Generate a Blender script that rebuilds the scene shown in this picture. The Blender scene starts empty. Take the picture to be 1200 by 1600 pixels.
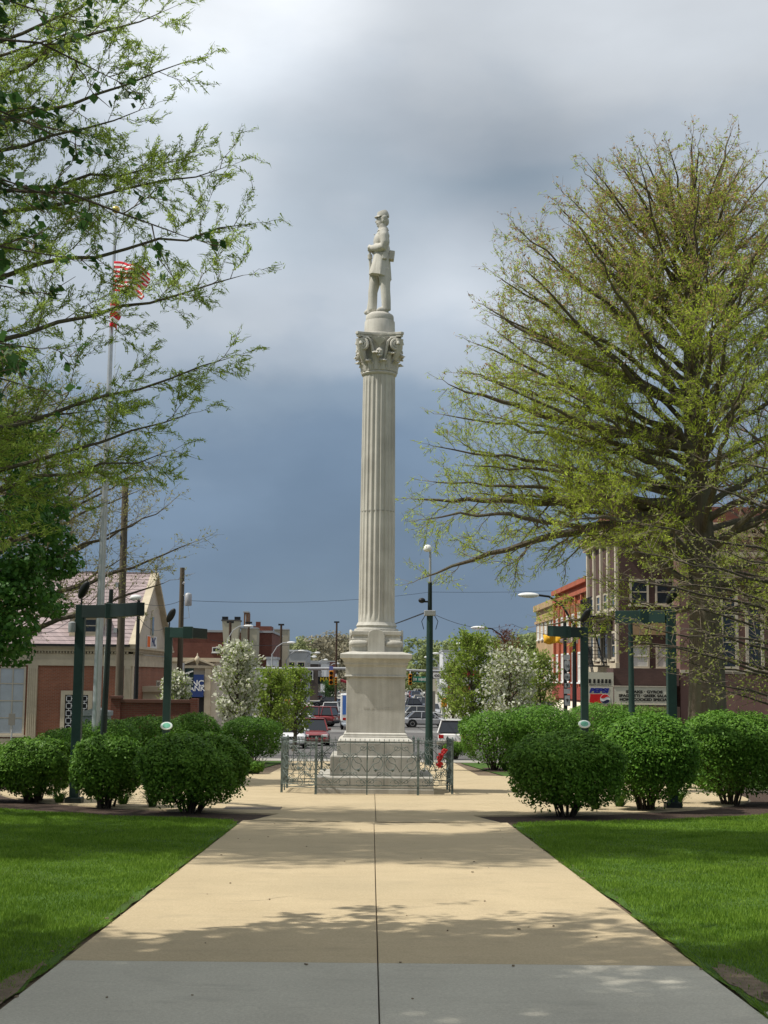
import bpy, math, random
import numpy as np
from mathutils import Vector, Matrix, Euler
R = math.radians
random.seed(7); rng = np.random.default_rng(11)
sc = bpy.context.scene
col = sc.collection
# ------------------------------------------------------------------ camera
FPX = 2200.0                      # focal length in pixels of the 1200x1600 frame
EYE = Vector((0, 0, 2.551))
CAMROT = Matrix.Rotation(R(-0.42), 3, 'Z') @ Matrix.Rotation(R(90 + 6.61), 3, 'X') @ Matrix.Rotation(R(0.6), 3, 'Z')
cam_d = bpy.data.cameras.new('camera'); cam = bpy.data.objects.new('camera', cam_d); col.objects.link(cam)
cam_d.sensor_fit = 'VERTICAL'; cam_d.sensor_height = 36; cam_d.lens = FPX / 1600 * 36
cam_d.clip_start = 0.1; cam_d.clip_end = 6000
cam.matrix_world = Matrix.Translation(EYE) @ CAMROT.to_4x4()
sc.camera = cam
# ------------------------------------------------------------------ light
SUN_EL, SUN_AZ = 54.0, 10.0        # azimuth: degrees from straight left towards the viewer
sdir = Vector((-math.cos(R(SUN_EL)) * math.cos(R(SUN_AZ)), -math.cos(R(SUN_EL)) * math.sin(R(SUN_AZ)), math.sin(R(SUN_EL))))
sun_d = bpy.data.lights.new('sun', 'SUN'); sun_d.energy = 4.7; sun_d.angle = R(0.6); sun_d.color = (1.0, 0.955, 0.87)
sun = bpy.data.objects.new('sun', sun_d); col.objects.link(sun)
sun.rotation_euler = (-sdir).to_track_quat('-Z', 'Y').to_euler()
sun.location = (-30, 0, 60)
vs = sc.view_settings
vs.view_transform = 'Standard'; vs.look = 'None'; vs.gamma = 1; vs.exposure = 0.0; vs.use_curve_mapping = False

def ray(px, py):
    d = CAMROT @ Vector(((px - 600) / FPX, -(py - 800) / FPX, -1)); return d
def at(px, py, Y):
    d = ray(px, py); return EYE + d * (Y / d.y)
GA, GS, YF = 0.951, 0.0314, 95.0   # park slopes gently down to the street, then level
def gz(y): return GA - GS * min(y, YF)
def gp(px, py):
    d = ray(px, py); t = (GA - EYE.z) / (d.z + GS * d.y)
    if t > 0 and t * d.y < YF: return EYE + d * t
    t = (gz(YF) - EYE.z) / d.z; return EYE + d * t
def zat(py, Y, px=590): return at(px, py, Y).z
def xat(px, Y, py=1055): return at(px, py, Y).x

# ------------------------------------------------------------------ world: broken storm cloud over a blue sky
w = bpy.data.worlds.new('World'); sc.world = w; w.use_nodes = True
nt = w.node_tree; nt.nodes.clear()
def N(t, kind, **kw):
    n = t.nodes.new(kind)
    for k, v in kw.items(): setattr(n, k, v)
    return n
def math_n(t, op, a, b=None, clamp=False):
    n = N(t, 'ShaderNodeMath', operation=op, use_clamp=clamp)
    for i, v in enumerate((a, b)):
        if v is None: continue
        if isinstance(v, (int, float)): n.inputs[i].default_value = v
        else: t.links.new(v, n.inputs[i])
    return n.outputs[0]
out = N(nt, 'ShaderNodeOutputWorld'); bg = N(nt, 'ShaderNodeBackground'); bg.inputs[1].default_value = 0.1
nt.links.new(bg.outputs[0], out.inputs[0])
sky = N(nt, 'ShaderNodeTexSky', sky_type='NISHITA'); sky.sun_disc = False
sky.sun_elevation = R(SUN_EL); sky.sun_rotation = math.atan2(sdir.x, sdir.y)
tc = N(nt, 'ShaderNodeTexCoord'); sep = N(nt, 'ShaderNodeSeparateXYZ'); nt.links.new(tc.outputs['Generated'], sep.inputs[0])
el = math_n(nt, 'ARCSINE', sep.outputs[2])
mp = N(nt, 'ShaderNodeMapping'); mp.inputs['Scale'].default_value = (2.2, 2.2, 3.6); mp.inputs['Location'].default_value = (0.3, 1.7, 0.4)
nt.links.new(tc.outputs['Generated'], mp.inputs[0])
nz = N(nt, 'ShaderNodeTexNoise'); nz.inputs['Scale'].default_value = 2.1; nz.inputs['Detail'].default_value = 7; nz.inputs['Roughness'].default_value = 0.48
nt.links.new(mp.outputs[0], nz.inputs['Vector'])
nz2 = N(nt, 'ShaderNodeTexNoise'); nz2.inputs['Scale'].default_value = 4.2; nz2.inputs['Detail'].default_value = 8; nz2.inputs['Roughness'].default_value = 0.5
mp2 = N(nt, 'ShaderNodeMapping'); mp2.inputs['Scale'].default_value = (1.0, 1.0, 2.2); nt.links.new(tc.outputs['Generated'], mp2.inputs[0]); nt.links.new(mp2.outputs[0], nz2.inputs['Vector'])
# cloud tone follows height above the horizon (dark storm bank low, thin bright cloud high), broken up by noise
e1 = math_n(nt, 'ADD', el, math_n(nt, 'MULTIPLY', math_n(nt, 'SUBTRACT', nz.outputs[0], 0.5), 0.30))
ramp = N(nt, 'ShaderNodeValToRGB'); ramp.color_ramp.interpolation = 'EASE'
els = [(-90, (.10, .14, .19)), (0, (.185, .262, .36)), (4, (.170, .245, .350)), (7.5, (.20, .282, .395)), (11, (.27, .355, .46)), (14.0, (.42, .49, .575)), (16.2, (.52, .58, .65)),
       (19.2, (.46, .53, .605)), (21.5, (.52, .58, .65)), (25, (.62, .665, .715)), (35, (.66, .69, .73)), (90, (.72, .75, .79))]
cr = ramp.color_ramp
def epos(d): return min(1, max(0, (R(d) + 0.05) / 0.75))
while len(cr.elements) > 1: cr.elements.remove(cr.elements[-1])
first = True
for d, c in els[1:-1]:
    e = cr.elements[0] if first else cr.elements.new(epos(d))
    e.position = epos(d); e.color = (*c, 1); first = False
x = math_n(nt, 'DIVIDE', math_n(nt, 'ADD', e1, 0.05), 0.75, True)
nt.links.new(x, ramp.inputs[0])
# sun-lit thin places in the cloud deck, soft lobes in the upper sky
def lobe(px, py, width, amp):
    d = ray(px, py).normalized()
    vm = N(nt, 'ShaderNodeVectorMath', operation='DOT_PRODUCT'); nt.links.new(tc.outputs['Generated'], vm.inputs[0]); vm.inputs[1].default_value = d
    # 1-dot ~ angle^2/2
    a = math_n(nt, 'DIVIDE', math_n(nt, 'SUBTRACT', 1.0, vm.outputs['Value']), R(width) ** 2 / 2)
    g = math_n(nt, 'POWER', 2.718, math_n(nt, 'MULTIPLY', a, -1.0))
    return math_n(nt, 'MULTIPLY', g, amp)
tot = lobe(470, -30, 3.4, 0.34)
tot = math_n(nt, 'ADD', tot, lobe(280, 120, 4.2, 0.30))
tot = math_n(nt, 'ADD', tot, lobe(720, 450, 2.6, 0.16))
tot = math_n(nt, 'ADD', tot, lobe(800, 270, 3.8, -0.19))
tot = math_n(nt, 'ADD', tot, lobe(330, 480, 3.6, 0.06))
tot = math_n(nt, 'ADD', tot, lobe(930, 60, 3.2, 0.08))
tot = math_n(nt, 'MULTIPLY', tot, math_n(nt, 'ADD', 0.45, math_n(nt, 'MULTIPLY', nz2.outputs[0], 1.1)))
fine = math_n(nt, 'MULTIPLY', math_n(nt, 'SUBTRACT', nz2.outputs[0], 0.5), 0.60)
gain = math_n(nt, 'ADD', 1.0, fine)
vsx = N(nt, 'ShaderNodeVectorMath', operation='SCALE'); nt.links.new(ramp.outputs[0], vsx.inputs[0]); nt.links.new(gain, vsx.inputs['Scale'])
va = N(nt, 'ShaderNodeVectorMath', operation='ADD'); nt.links.new(vsx.outputs[0], va.inputs[0]); nt.links.new(tot, va.inputs[1])
vs10 = N(nt, 'ShaderNodeVectorMath', operation='SCALE'); nt.links.new(va.outputs[0], vs10.inputs[0]); vs10.inputs['Scale'].default_value = 10.0
mixw = N(nt, 'ShaderNodeMix', data_type='RGBA'); mixw.inputs['Factor'].default_value = 0.95
nt.links.new(sky.outputs[0], mixw.inputs['A']); nt.links.new(vs10.outputs[0], mixw.inputs['B'])
nt.links.new(mixw.outputs['Result'], bg.inputs[0])

# ------------------------------------------------------------------ helpers
def s2l(r, g, b):
    f = lambda c: (c / 255 / 12.92) if c / 255 <= 0.04045 else ((c / 255 + 0.055) / 1.055) ** 2.4
    return (f(r), f(g), f(b))
MATS = {}
def M(name, c1, c2=None, scale=4, rough=0.8, bump=0.0, bscale=40, metal=0, spec=0.3, detail=5, stretch=(1, 1, 1), c3=None, s3=0.6, alpha=None, emit=None, coat=0):
    if name in MATS: return MATS[name]
    m = bpy.data.materials.new(name); m.use_nodes = True; t = m.node_tree; b = t.nodes['Principled BSDF']
    b.inputs['Roughness'].default_value = rough; b.inputs['Metallic'].default_value = metal
    b.inputs['Specular IOR Level'].default_value = spec; b.inputs['Base Color'].default_value = (*c1, 1)
    if coat: b.inputs['Coat Weight'].default_value = coat
    if emit: b.inputs['Emission Color'].default_value = (*c1, 1); b.inputs['Emission Strength'].default_value = emit
    if c2 or bump:
        tc_ = N(t, 'ShaderNodeTexCoord'); mp_ = N(t, 'ShaderNodeMapping'); mp_.inputs['Scale'].default_value = stretch
        t.links.new(tc_.outputs['Object'], mp_.inputs[0])
    if c2:
        n = N(t, 'ShaderNodeTexNoise'); n.inputs['Scale'].default_value = scale; n.inputs['Detail'].default_value = detail; n.inputs['Roughness'].default_value = 0.62
        t.links.new(mp_.outputs[0], n.inputs['Vector'])
        rp = N(t, 'ShaderNodeValToRGB'); rp.color_ramp.elements[0].position = 0.32; rp.color_ramp.elements[1].position = 0.68
        rp.color_ramp.elements[0].color = (*c1, 1); rp.color_ramp.elements[1].color = (*c2, 1)
        t.links.new(n.outputs[0], rp.inputs[0]); o = rp.outputs[0]
        if c3:
            n3 = N(t, 'ShaderNodeTexNoise'); n3.inputs['Scale'].default_value = s3; n3.inputs['Detail'].default_value = 4
            t.links.new(mp_.outputs[0], n3.inputs['Vector'])
            r3 = N(t, 'ShaderNodeValToRGB'); r3.color_ramp.elements[0].position = 0.48; r3.color_ramp.elements[1].position = 0.72
            t.links.new(n3.outputs[0], r3.inputs[0])
            mx = N(t, 'ShaderNodeMix', data_type='RGBA'); t.links.new(r3.outputs[0], mx.inputs['Factor'])
            t.links.new(o, mx.inputs['A']); mx.inputs['B'].default_value = (*c3, 1); o = mx.outputs['Result']
        t.links.new(o, b.inputs['Base Color'])
    if bump:
        n2 = N(t, 'ShaderNodeTexNoise'); n2.inputs['Scale'].default_value = bscale; n2.inputs['Detail'].default_value = 4
        t.links.new(mp_.outputs[0], n2.inputs['Vector'])
        bp = N(t, 'ShaderNodeBump'); bp.inputs['Strength'].default_value = bump; bp.inputs['Distance'].default_value = 0.02
        t.links.new(n2.outputs[0], bp.inputs['Height']); t.links.new(bp.outputs[0], b.inputs['Normal'])
    MATS[name] = m; return m
def Mbrick(name, c1, c2, mortar, sx=0.23, sy=0.075, rough=0.85):
    if name in MATS: return MATS[name]
    m = M(name, c1, rough=rough); t = m.node_tree; b = t.nodes['Principled BSDF']
    tc_ = N(t, 'ShaderNodeTexCoord'); sp = N(t, 'ShaderNodeSeparateXYZ'); cb = N(t, 'ShaderNodeCombineXYZ')
    t.links.new(tc_.outputs['Object'], sp.inputs[0])
    t.links.new(math_n(t, 'ADD', sp.outputs[0], sp.outputs[1]), cb.inputs[0]); t.links.new(sp.outputs[2], cb.inputs[1])
    br = N(t, 'ShaderNodeTexBrick'); br.inputs['Scale'].default_value = 1; br.inputs['Brick Width'].default_value = sx; br.inputs['Row Height'].default_value = sy
    br.inputs['Mortar Size'].default_value = 0.008; br.inputs['Color1'].default_value = (*c1, 1); br.inputs['Color2'].default_value = (*c2, 1); br.inputs['Mortar'].default_value = (*mortar, 1)
    t.links.new(cb.outputs[0], br.inputs['Vector'])
    n = N(t, 'ShaderNodeTexNoise'); n.inputs['Scale'].default_value = 0.7; n.inputs['Detail'].default_value = 6; t.links.new(tc_.outputs['Object'], n.inputs['Vector'])
    mx = N(t, 'ShaderNodeMix', data_type='RGBA', blend_type='MULTIPLY'); mx.inputs['Factor'].default_value = 0.6
    rp = N(t, 'ShaderNodeValToRGB'); rp.color_ramp.elements[0].position = .3; rp.color_ramp.elements[1].position = .7; rp.color_ramp.elements[0].color = (.62, .6, .58, 1); rp.color_ramp.elements[1].color = (1.1, 1.1, 1.1, 1)
    t.links.new(n.outputs[0], rp.inputs[0]); t.links.new(br.outputs[0], mx.inputs['A']); t.links.new(rp.outputs[0], mx.inputs['B'])
    t.links.new(mx.outputs['Result'], b.inputs['Base Color']); return m
def Mleaf(name, c1, c2, trans=0.35, rough=0.55, spec=0.25, vary=False):
    if name in MATS: return MATS[name]
    m = bpy.data.materials.new(name); m.use_nodes = True; t = m.node_tree; b = t.nodes['Principled BSDF']
    g = N(t, 'ShaderNodeNewGeometry'); rp = N(t, 'ShaderNodeValToRGB')
    rp.color_ramp.elements[0].color = (*c1, 1); rp.color_ramp.elements[1].color = (*c2, 1)
    t.links.new(g.outputs['Random Per Island'], rp.inputs[0]); t.links.new(rp.outputs[0], b.inputs['Base Color'])
    b.inputs['Roughness'].default_value = rough; b.inputs['Specular IOR Level'].default_value = spec
    if trans:
        tr = N(t, 'ShaderNodeBsdfTranslucent'); t.links.new(rp.outputs[0], tr.inputs[0])
        mx = N(t, 'ShaderNodeMixShader'); mx.inputs[0].default_value = trans
        t.links.new(b.outputs[0], mx.inputs[1]); t.links.new(tr.outputs[0], mx.inputs[2])
        t.links.new(mx.outputs[0], t.nodes['Material Output'].inputs[0])
    if vary:     # every plant gets its own slight tint, and larger soft patches
        oi = N(t, 'ShaderNodeObjectInfo'); tc_ = N(t, 'ShaderNodeTexCoord'); nn = N(t, 'ShaderNodeTexNoise'); nn.inputs['Scale'].default_value = 3.0; nn.inputs['Detail'].default_value = 4; t.links.new(tc_.outputs['Object'], nn.inputs['Vector'])
        hs = N(t, 'ShaderNodeHueSaturation'); t.links.new(rp.outputs[0], hs.inputs['Color'])
        t.links.new(math_n(t, 'ADD', .499, math_n(t, 'MULTIPLY', oi.outputs['Random'], .008)), hs.inputs['Hue'])
        t.links.new(math_n(t, 'ADD', math_n(t, 'ADD', .92, math_n(t, 'MULTIPLY', oi.outputs['Random'], .06)), math_n(t, 'MULTIPLY', nn.outputs[0], .5)), hs.inputs['Value'])
        t.links.new(hs.outputs[0], b.inputs['Base Color']); t.links.new(hs.outputs[0], tr.inputs[0])
    MATS[name] = m; return m

def tag(o, label=None, cat=None, group=None, kind=None):
    if label: o['label'] = label
    if cat: o['category'] = cat
    if group: o['group'] = group
    if kind: o['kind'] = kind
    return o
def thing(name, label, cat, loc=(0, 0, 0), rz=0, group=None):
    o = bpy.data.objects.new(name, None); o.empty_display_size = 0.2; col.objects.link(o)
    o.location = loc; o.rotation_euler = (0, 0, rz); return tag(o, label, cat, group)
def link_mesh(name, me, mat, parent=None, smooth=False):
    if mat is not None:
        for mm in (mat if isinstance(mat, (list, tuple)) else [mat]): me.materials.append(mm)
    if smooth: me.polygons.foreach_set('use_smooth', np.ones(len(me.polygons), bool))
    o = bpy.data.objects.new(name, me); col.objects.link(o)
    if parent: o.parent = parent
    return o
def np_mesh(name, verts, faces):
    verts = np.asarray(verts, np.float32); faces = np.asarray(faces, np.int32); k = faces.shape[1]
    me = bpy.data.meshes.new(name); me.vertices.add(len(verts)); me.vertices.foreach_set('co', verts.ravel())
    me.loops.add(faces.size); me.loops.foreach_set('vertex_index', faces.ravel())
    me.polygons.add(len(faces)); me.polygons.foreach_set('loop_start', np.arange(0, faces.size, k, dtype=np.int32))
    me.polygons.foreach_set('loop_total', np.full(len(faces), k, np.int32)); me.update(calc_edges=True); return me
class MB:
    def __init__(s): s.v = []; s.f = []; s.mi = []
    def add(s, v, f, mi=0):
        b = len(s.v); s.v += [tuple(p) for p in v]; s.f += [tuple(i + b for i in q) for q in f]; s.mi += [mi] * len(f); return s
    def box(s, c, size, rz=0, rot=None, mi=0, taper=1.0):
        x, y, z = (d / 2 for d in size); P = []
        for sz in (-1, 1):
            k = taper if sz > 0 else 1
            for sx, sy in ((-1, -1), (1, -1), (1, 1), (-1, 1)): P.append(Vector((sx * x * k, sy * y * k, sz * z)))
        m = rot if rot is not None else Matrix.Rotation(rz, 3, 'Z'); c = Vector(c)
        return s.add([m @ p + c for p in P], [(3, 2, 1, 0), (4, 5, 6, 7), (0, 1, 5, 4), (1, 2, 6, 5), (2, 3, 7, 6), (3, 0, 4, 7)], mi)
    def box2(s, a, b, mi=0):
        a, b = Vector(a), Vector(b); return s.box((a + b) / 2, [abs(q) for q in (b - a)], mi=mi)
    def bar(s, a, b, w, h, mi=0):
        a, b = Vector(a), Vector(b); d = b - a; q = d.to_track_quat('X', 'Z').to_matrix()
        return s.box((a + b) / 2, (d.length, w, h), rot=q, mi=mi)
    def prism(s, poly, ext, mi=0):
        n = len(poly); p = [Vector(q) for q in poly]; e = Vector(ext)
        return s.add(p + [q + e for q in p], [tuple(range(n - 1, -1, -1)), tuple(range(n, 2 * n))] + [(i, (i + 1) % n, (i + 1) % n + n, i + n) for i in range(n)], mi)
    def frustum(s, c, a, b, za, zb, mi=0):   # square frustum, half widths a (bottom) b (top)
        x, y = c; V = [(x - a, y - a, za), (x + a, y - a, za), (x + a, y + a, za), (x - a, y + a, za), (x - b, y - b, zb), (x + b, y - b, zb), (x + b, y + b, zb), (x - b, y + b, zb)]
        return s.add(V, [(3, 2, 1, 0), (4, 5, 6, 7), (0, 1, 5, 4), (1, 2, 6, 5), (2, 3, 7, 6), (3, 0, 4, 7)], mi)
    def sqprofile(s, prof, mi=0):            # stacked square mouldings: list of (half, z)
        V = []; Fs = []; n = len(prof)
        for a, z in prof: V += [(-a, -a, z), (a, -a, z), (a, a, z), (-a, a, z)]
        Fs.append((3, 2, 1, 0)); Fs.append(tuple(4 * (n - 1) + i for i in range(4)))
        for i in range(n - 1):
            for j in range(4): Fs.append((4 * i + j, 4 * i + (j + 1) % 4, 4 * i + 4 + (j + 1) % 4, 4 * i + 4 + j))
        return s.add(V, Fs, mi)
    def tube(s, pts, rad, n=6, cap=True, mi=0):
        pts = [Vector(p) for p in pts]; m = len(pts)
        if isinstance(rad, (int, float)): rad = [rad] * m
        V = []; u = None
        for i, p in enumerate(pts):
            d = (pts[min(i + 1, m - 1)] - pts[max(i - 1, 0)])
            if d.length < 1e-9: d = Vector((0, 0, 1))
            d.normalize()
            if u is None: u = d.orthogonal().normalized()
            else:
                u = u - d * u.dot(d)
                u = u.normalized() if u.length > 1e-6 else d.orthogonal().normalized()
            v = d.cross(u)
            for k in range(n):
                a = 2 * math.pi * k / n; V.append(p + (u * math.cos(a) + v * math.sin(a)) * rad[i])
        Fs = [(i * n + k, i * n + (k + 1) % n, (i + 1) * n + (k + 1) % n, (i + 1) * n + k) for i in range(m - 1) for k in range(n)]
        if cap: Fs += [tuple(range(n - 1, -1, -1)), tuple((m - 1) * n + k for k in range(n))]
        return s.add(V, Fs, mi)
    def lathe(s, prof, n=24, c=(0, 0, 0), rot=None, mi=0, cap=True):
        V = []; m = len(prof); c = Vector(c)
        for r, z in prof:
            for k in range(n):
                a = 2 * math.pi * k / n; q = Vector((r * math.cos(a), r * math.sin(a), z)); V.append((rot @ q if rot is not None else q) + c)
        Fs = [(i * n + k, i * n + (k + 1) % n, (i + 1) * n + (k + 1) % n, (i + 1) * n + k) for i in range(m - 1) for k in range(n)]
        if cap: Fs += [tuple(range(n - 1, -1, -1)), tuple((m - 1) * n + k for k in range(n))]
        return s.add(V, Fs, mi)
    def ell(s, c, r, nu=16, nv=10, rot=None, mi=0):
        prof = [(max(1e-4, math.sin(math.pi * i / nv)), -math.cos(math.pi * i / nv)) for i in range(nv + 1)]
        b = len(s.v); s.lathe(prof, nu, mi=mi); c = Vector(c)
        for i in range(b, len(s.v)):
            q = Vector(s.v[i]); q = Vector((q.x * r[0], q.y * r[1], q.z * r[2])); s.v[i] = tuple((rot @ q if rot is not None else q) + c)
        return s
    def mesh(s, name):
        me = bpy.data.meshes.new(name); me.from_pydata(s.v, [], s.f)
        if any(s.mi): me.polygons.foreach_set('material_index', s.mi)
        me.update(); return me
    def build(s, name, mat, parent=None, smooth=False, bevel=0, label=None):
        o = link_mesh(name, s.mesh(name), mat, parent, smooth)
        if smooth: o.data.set_sharp_from_angle(angle=R(42))
        if bevel:
            b = o.modifiers.new('bevel', 'BEVEL'); b.width = bevel; b.segments = 2; b.limit_method = 'ANGLE'; b.angle_limit = R(40)
        if label: o['label'] = label
        return o
def copy_tree(o, parent=None):
    c = o.copy(); col.objects.link(c); c.parent = parent
    for ch in list(o.children): copy_tree(ch, c)
    return c
def text_obj(name, s, size, mat, parent, loc, rot, depth=0.004, align='CENTER', bold=0.0, sx=1.0):
    cu = bpy.data.curves.new(name, 'FONT'); cu.body = s; cu.size = size; cu.align_x = align; cu.align_y = 'CENTER'; cu.extrude = depth; cu.offset = bold
    o = bpy.data.objects.new(name + '_tmp', cu); col.objects.link(o)
    dg = bpy.context.evaluated_depsgraph_get(); me = bpy.data.meshes.new_from_object(o.evaluated_get(dg))
    bpy.data.objects.remove(o); bpy.data.curves.remove(cu); me.materials.clear()
    t = link_mesh(name, me, mat, parent); t.location = loc; t.rotation_euler = rot; t.scale = (sx, 1, 1); return t
FRONT = (R(90), 0, 0)        # text facing the viewer (-Y)
def unit(v): return v / np.maximum(np.linalg.norm(v, axis=1, keepdims=True), 1e-9)
def leaf_quads(c, axis, nrm, L, W):
    """diamond leaves: centres c, long axis, face normal, lengths, widths (arrays)"""
    axis = unit(axis); side = unit(np.cross(axis, nrm)); L = np.asarray(L).reshape(-1, 1); W = np.asarray(W).reshape(-1, 1)
    a = c - axis * L / 2; b = c + side * W / 2 - axis * L * 0.08; d = c - side * W / 2 - axis * L * 0.08; e = c + axis * L / 2
    v = np.stack([a, b, e, d], 1).reshape(-1, 3); return v, np.arange(len(v)).reshape(-1, 4)
def leaf_tris(c, axis, nrm, L, W):
    axis = unit(axis); side = unit(np.cross(axis, nrm)); L = np.asarray(L).reshape(-1, 1); W = np.asarray(W).reshape(-1, 1)
    v = np.stack([c - axis * L / 2 + side * W / 2, c - axis * L / 2 - side * W / 2, c + axis * L / 2], 1).reshape(-1, 3); return v, np.arange(len(v)).reshape(-1, 3)
def rand_dirs(n):
    return unit(rng.normal(size=(n, 3)))
# ------------------------------------------------------------------ materials
CREAM = M('cream_stone', s2l(196, 184, 160), s2l(172, 160, 138), 1.2, .85)
STONE = M('monument_stone', (.58, .56, .505), (.49, .47, .42), 2.2, .85, .25, 60, c3=(.43, .41, .365), s3=1.1)
STONE2 = M('monument_base_stone', (.47, .455, .41), (.38, .365, .33), 3.0, .85, .3, 60, c3=(.31, .30, .265), s3=1.6)
def streaks(m, amt=.5):
    t = m.node_tree; bs = t.nodes['Principled BSDF']; src = bs.inputs['Base Color'].links[0].from_socket; tcx = N(t, 'ShaderNodeTexCoord'); mp_ = N(t, 'ShaderNodeMapping'); mp_.inputs['Scale'].default_value = (9, 9, .55); t.links.new(tcx.outputs['Object'], mp_.inputs[0])
    n = N(t, 'ShaderNodeTexNoise'); n.inputs['Scale'].default_value = 1.0; n.inputs['Detail'].default_value = 6; n.inputs['Roughness'].default_value = .6; t.links.new(mp_.outputs[0], n.inputs['Vector'])
    rp = N(t, 'ShaderNodeValToRGB'); rp.color_ramp.elements[0].position = .35; rp.color_ramp.elements[1].position = .62; rp.color_ramp.elements[0].color = (.60, .585, .54, 1); rp.color_ramp.elements[1].color = (1.06, 1.06, 1.05, 1); t.links.new(n.outputs[0], rp.inputs[0])
    mx = N(t, 'ShaderNodeMix', data_type='RGBA', blend_type='MULTIPLY'); mx.inputs['Factor'].default_value = amt; t.links.new(src, mx.inputs['A']); t.links.new(rp.outputs[0], mx.inputs['B']); t.links.new(mx.outputs['Result'], bs.inputs['Base Color'])
streaks(STONE, .34); streaks(STONE2, .42)
IRON = M('weathered_green_iron', (.035, .05, .047), (.19, .235, .215), 9, .6, spec=.35)
GREENP = M('dark_green_paint', (.011, .032, .027), (.017, .045, .038), 3, .5, spec=.35)
GREEND = M('dark_green_black_paint', (.007, .015, .013), (.011, .022, .019), 3, .5, spec=.35)
DARK = M('dark_metal', (.012, .013, .014), rough=.5)
STEEL = M('brushed_steel', (.55, .56, .57), (.45, .46, .47), 3, .38, metal=.6)
GALV = M('galvanised_steel', (.40, .41, .42), (.33, .34, .35), 6, .5, metal=.35)
WOODP = M('weathered_pole_wood', (.115, .095, .065), (.07, .058, .042), 3, .9, stretch=(8, 8, .6))
WHITE = M('white_paint', (.75, .75, .73), (.68, .68, .66), 2, .6)
GLASS = M('window_glass', (.02, .025, .03), rough=.08, spec=.6)
ASPH = M('asphalt', (.105, .10, .098), (.135, .13, .125), 1.2, .9, .2, 90, c3=(.085, .082, .08), s3=.3)
CONC = M('sidewalk_concrete', (.36, .34, .29), (.30, .285, .25), 3, .9, .15, 80)
def slab_material(name, a, b, c, stain):
    m = M(name, a, b, 1.3, .92, .35, 160, c3=c, s3=.35, detail=7, spec=.2)
    t = m.node_tree; bs = t.nodes['Principled BSDF']; src = bs.inputs['Base Color'].links[0].from_socket
    tcx = N(t, 'ShaderNodeTexCoord'); n = N(t, 'ShaderNodeTexNoise'); n.inputs['Scale'].default_value = 55; n.inputs['Detail'].default_value = 3; n.inputs['Roughness'].default_value = .8
    t.links.new(tcx.outputs['Object'], n.inputs['Vector'])
    rp = N(t, 'ShaderNodeValToRGB'); rp.color_ramp.elements[0].position = .3; rp.color_ramp.elements[1].position = .7; rp.color_ramp.elements[0].color = (.82, .81, .80, 1); rp.color_ramp.elements[1].color = (1.12, 1.12, 1.12, 1)
    t.links.new(n.outputs[0], rp.inputs[0])
    mx = N(t, 'ShaderNodeMix', data_type='RGBA', blend_type='MULTIPLY'); mx.inputs['Factor'].default_value = 1
    t.links.new(src, mx.inputs['A']); t.links.new(rp.outputs[0], mx.inputs['B'])
    # blotchy stains, stretched along the walk joints
    n2 = N(t, 'ShaderNodeTexNoise'); n2.inputs['Scale'].default_value = 2.2; n2.inputs['Detail'].default_value = 8; n2.inputs['Roughness'].default_value = .7
    mp_ = N(t, 'ShaderNodeMapping'); mp_.inputs['Scale'].default_value = (.8, 1.6, 1); mp_.inputs['Location'].default_value = (3, 1, 0); t.links.new(tcx.outputs['Object'], mp_.inputs[0]); t.links.new(mp_.outputs[0], n2.inputs['Vector'])
    r2 = N(t, 'ShaderNodeValToRGB'); r2.color_ramp.elements[0].position = .54; r2.color_ramp.elements[1].position = .78; r2.color_ramp.elements[0].color = (0, 0, 0, 1); r2.color_ramp.elements[1].color = (.75, .75, .75, 1)
    t.links.new(n2.outputs[0], r2.inputs[0])
    m2 = N(t, 'ShaderNodeMix', data_type='RGBA'); t.links.new(r2.outputs[0], m2.inputs['Factor']); t.links.new(mx.outputs['Result'], m2.inputs['A']); m2.inputs['B'].default_value = (*stain, 1)
    t.links.new(m2.outputs['Result'], bs.inputs['Base Color']); return m
TANWALK = slab_material('tan_aggregate_concrete', (.53, .43, .275), (.47, .38, .24), (.445, .365, .235), (.36, .295, .195))
GREYWALK = slab_material('grey_brushed_concrete', (.55, .525, .435), (.485, .46, .38), (.44, .42, .35), (.35, .33, .275))
JOINT = M('joint_dirt', (.11, .092, .07))
SOIL = M('bare_soil', (.20, .15, .10), (.12, .09, .06), 14, .95, .6, 60)
MULCH = M('bark_mulch', (.085, .055, .04), (.045, .03, .022), 22, .95, .9, 70)
TURF = M('turf', (.045, .10, .012), (.075, .145, .02), 3, .95, .5, 200, c3=(.045, .075, .014), s3=.8)
# ------------------------------------------------------------------ ground, walk, plaza
def sheet(name, pts, dz, mat, kind='structure', thick=0.0, parent=None):
    P = [(x, y, gz(y) + dz) for x, y in pts]; mb = MB()
    if thick: mb.prism([(x, y, z - thick) for x, y, z in P], (0, 0, thick))
    else: mb.add(P, [tuple(range(len(P)))])
    o = mb.build(name, mat, parent)
    if kind: o['kind'] = kind
    return o
# the ground: one sheet out to the horizon
mb = MB(); ys = [-60, 95, 400, 3500]; V = []
for y in ys:
    for x in (-3000, 3000): V.append((x, y, gz(y) - 0.12 - (0 if y < 100 else 0.0)))
mb.add(V, [(2 * i, 2 * i + 1, 2 * i + 3, 2 * i + 2) for i in range(3)])
mb.build('ground', M('far_ground', (.10, .11, .06), (.13, .12, .08), .05, .95))['kind'] = 'structure'
PC = (0.09, 32.2); PR = 10.2
WL, WR = -2.01, 2.17
sheet('park_soil', [(-40, -20), (40, -20), (40, 57), (-40, 57)], -0.012, SOIL)
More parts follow.
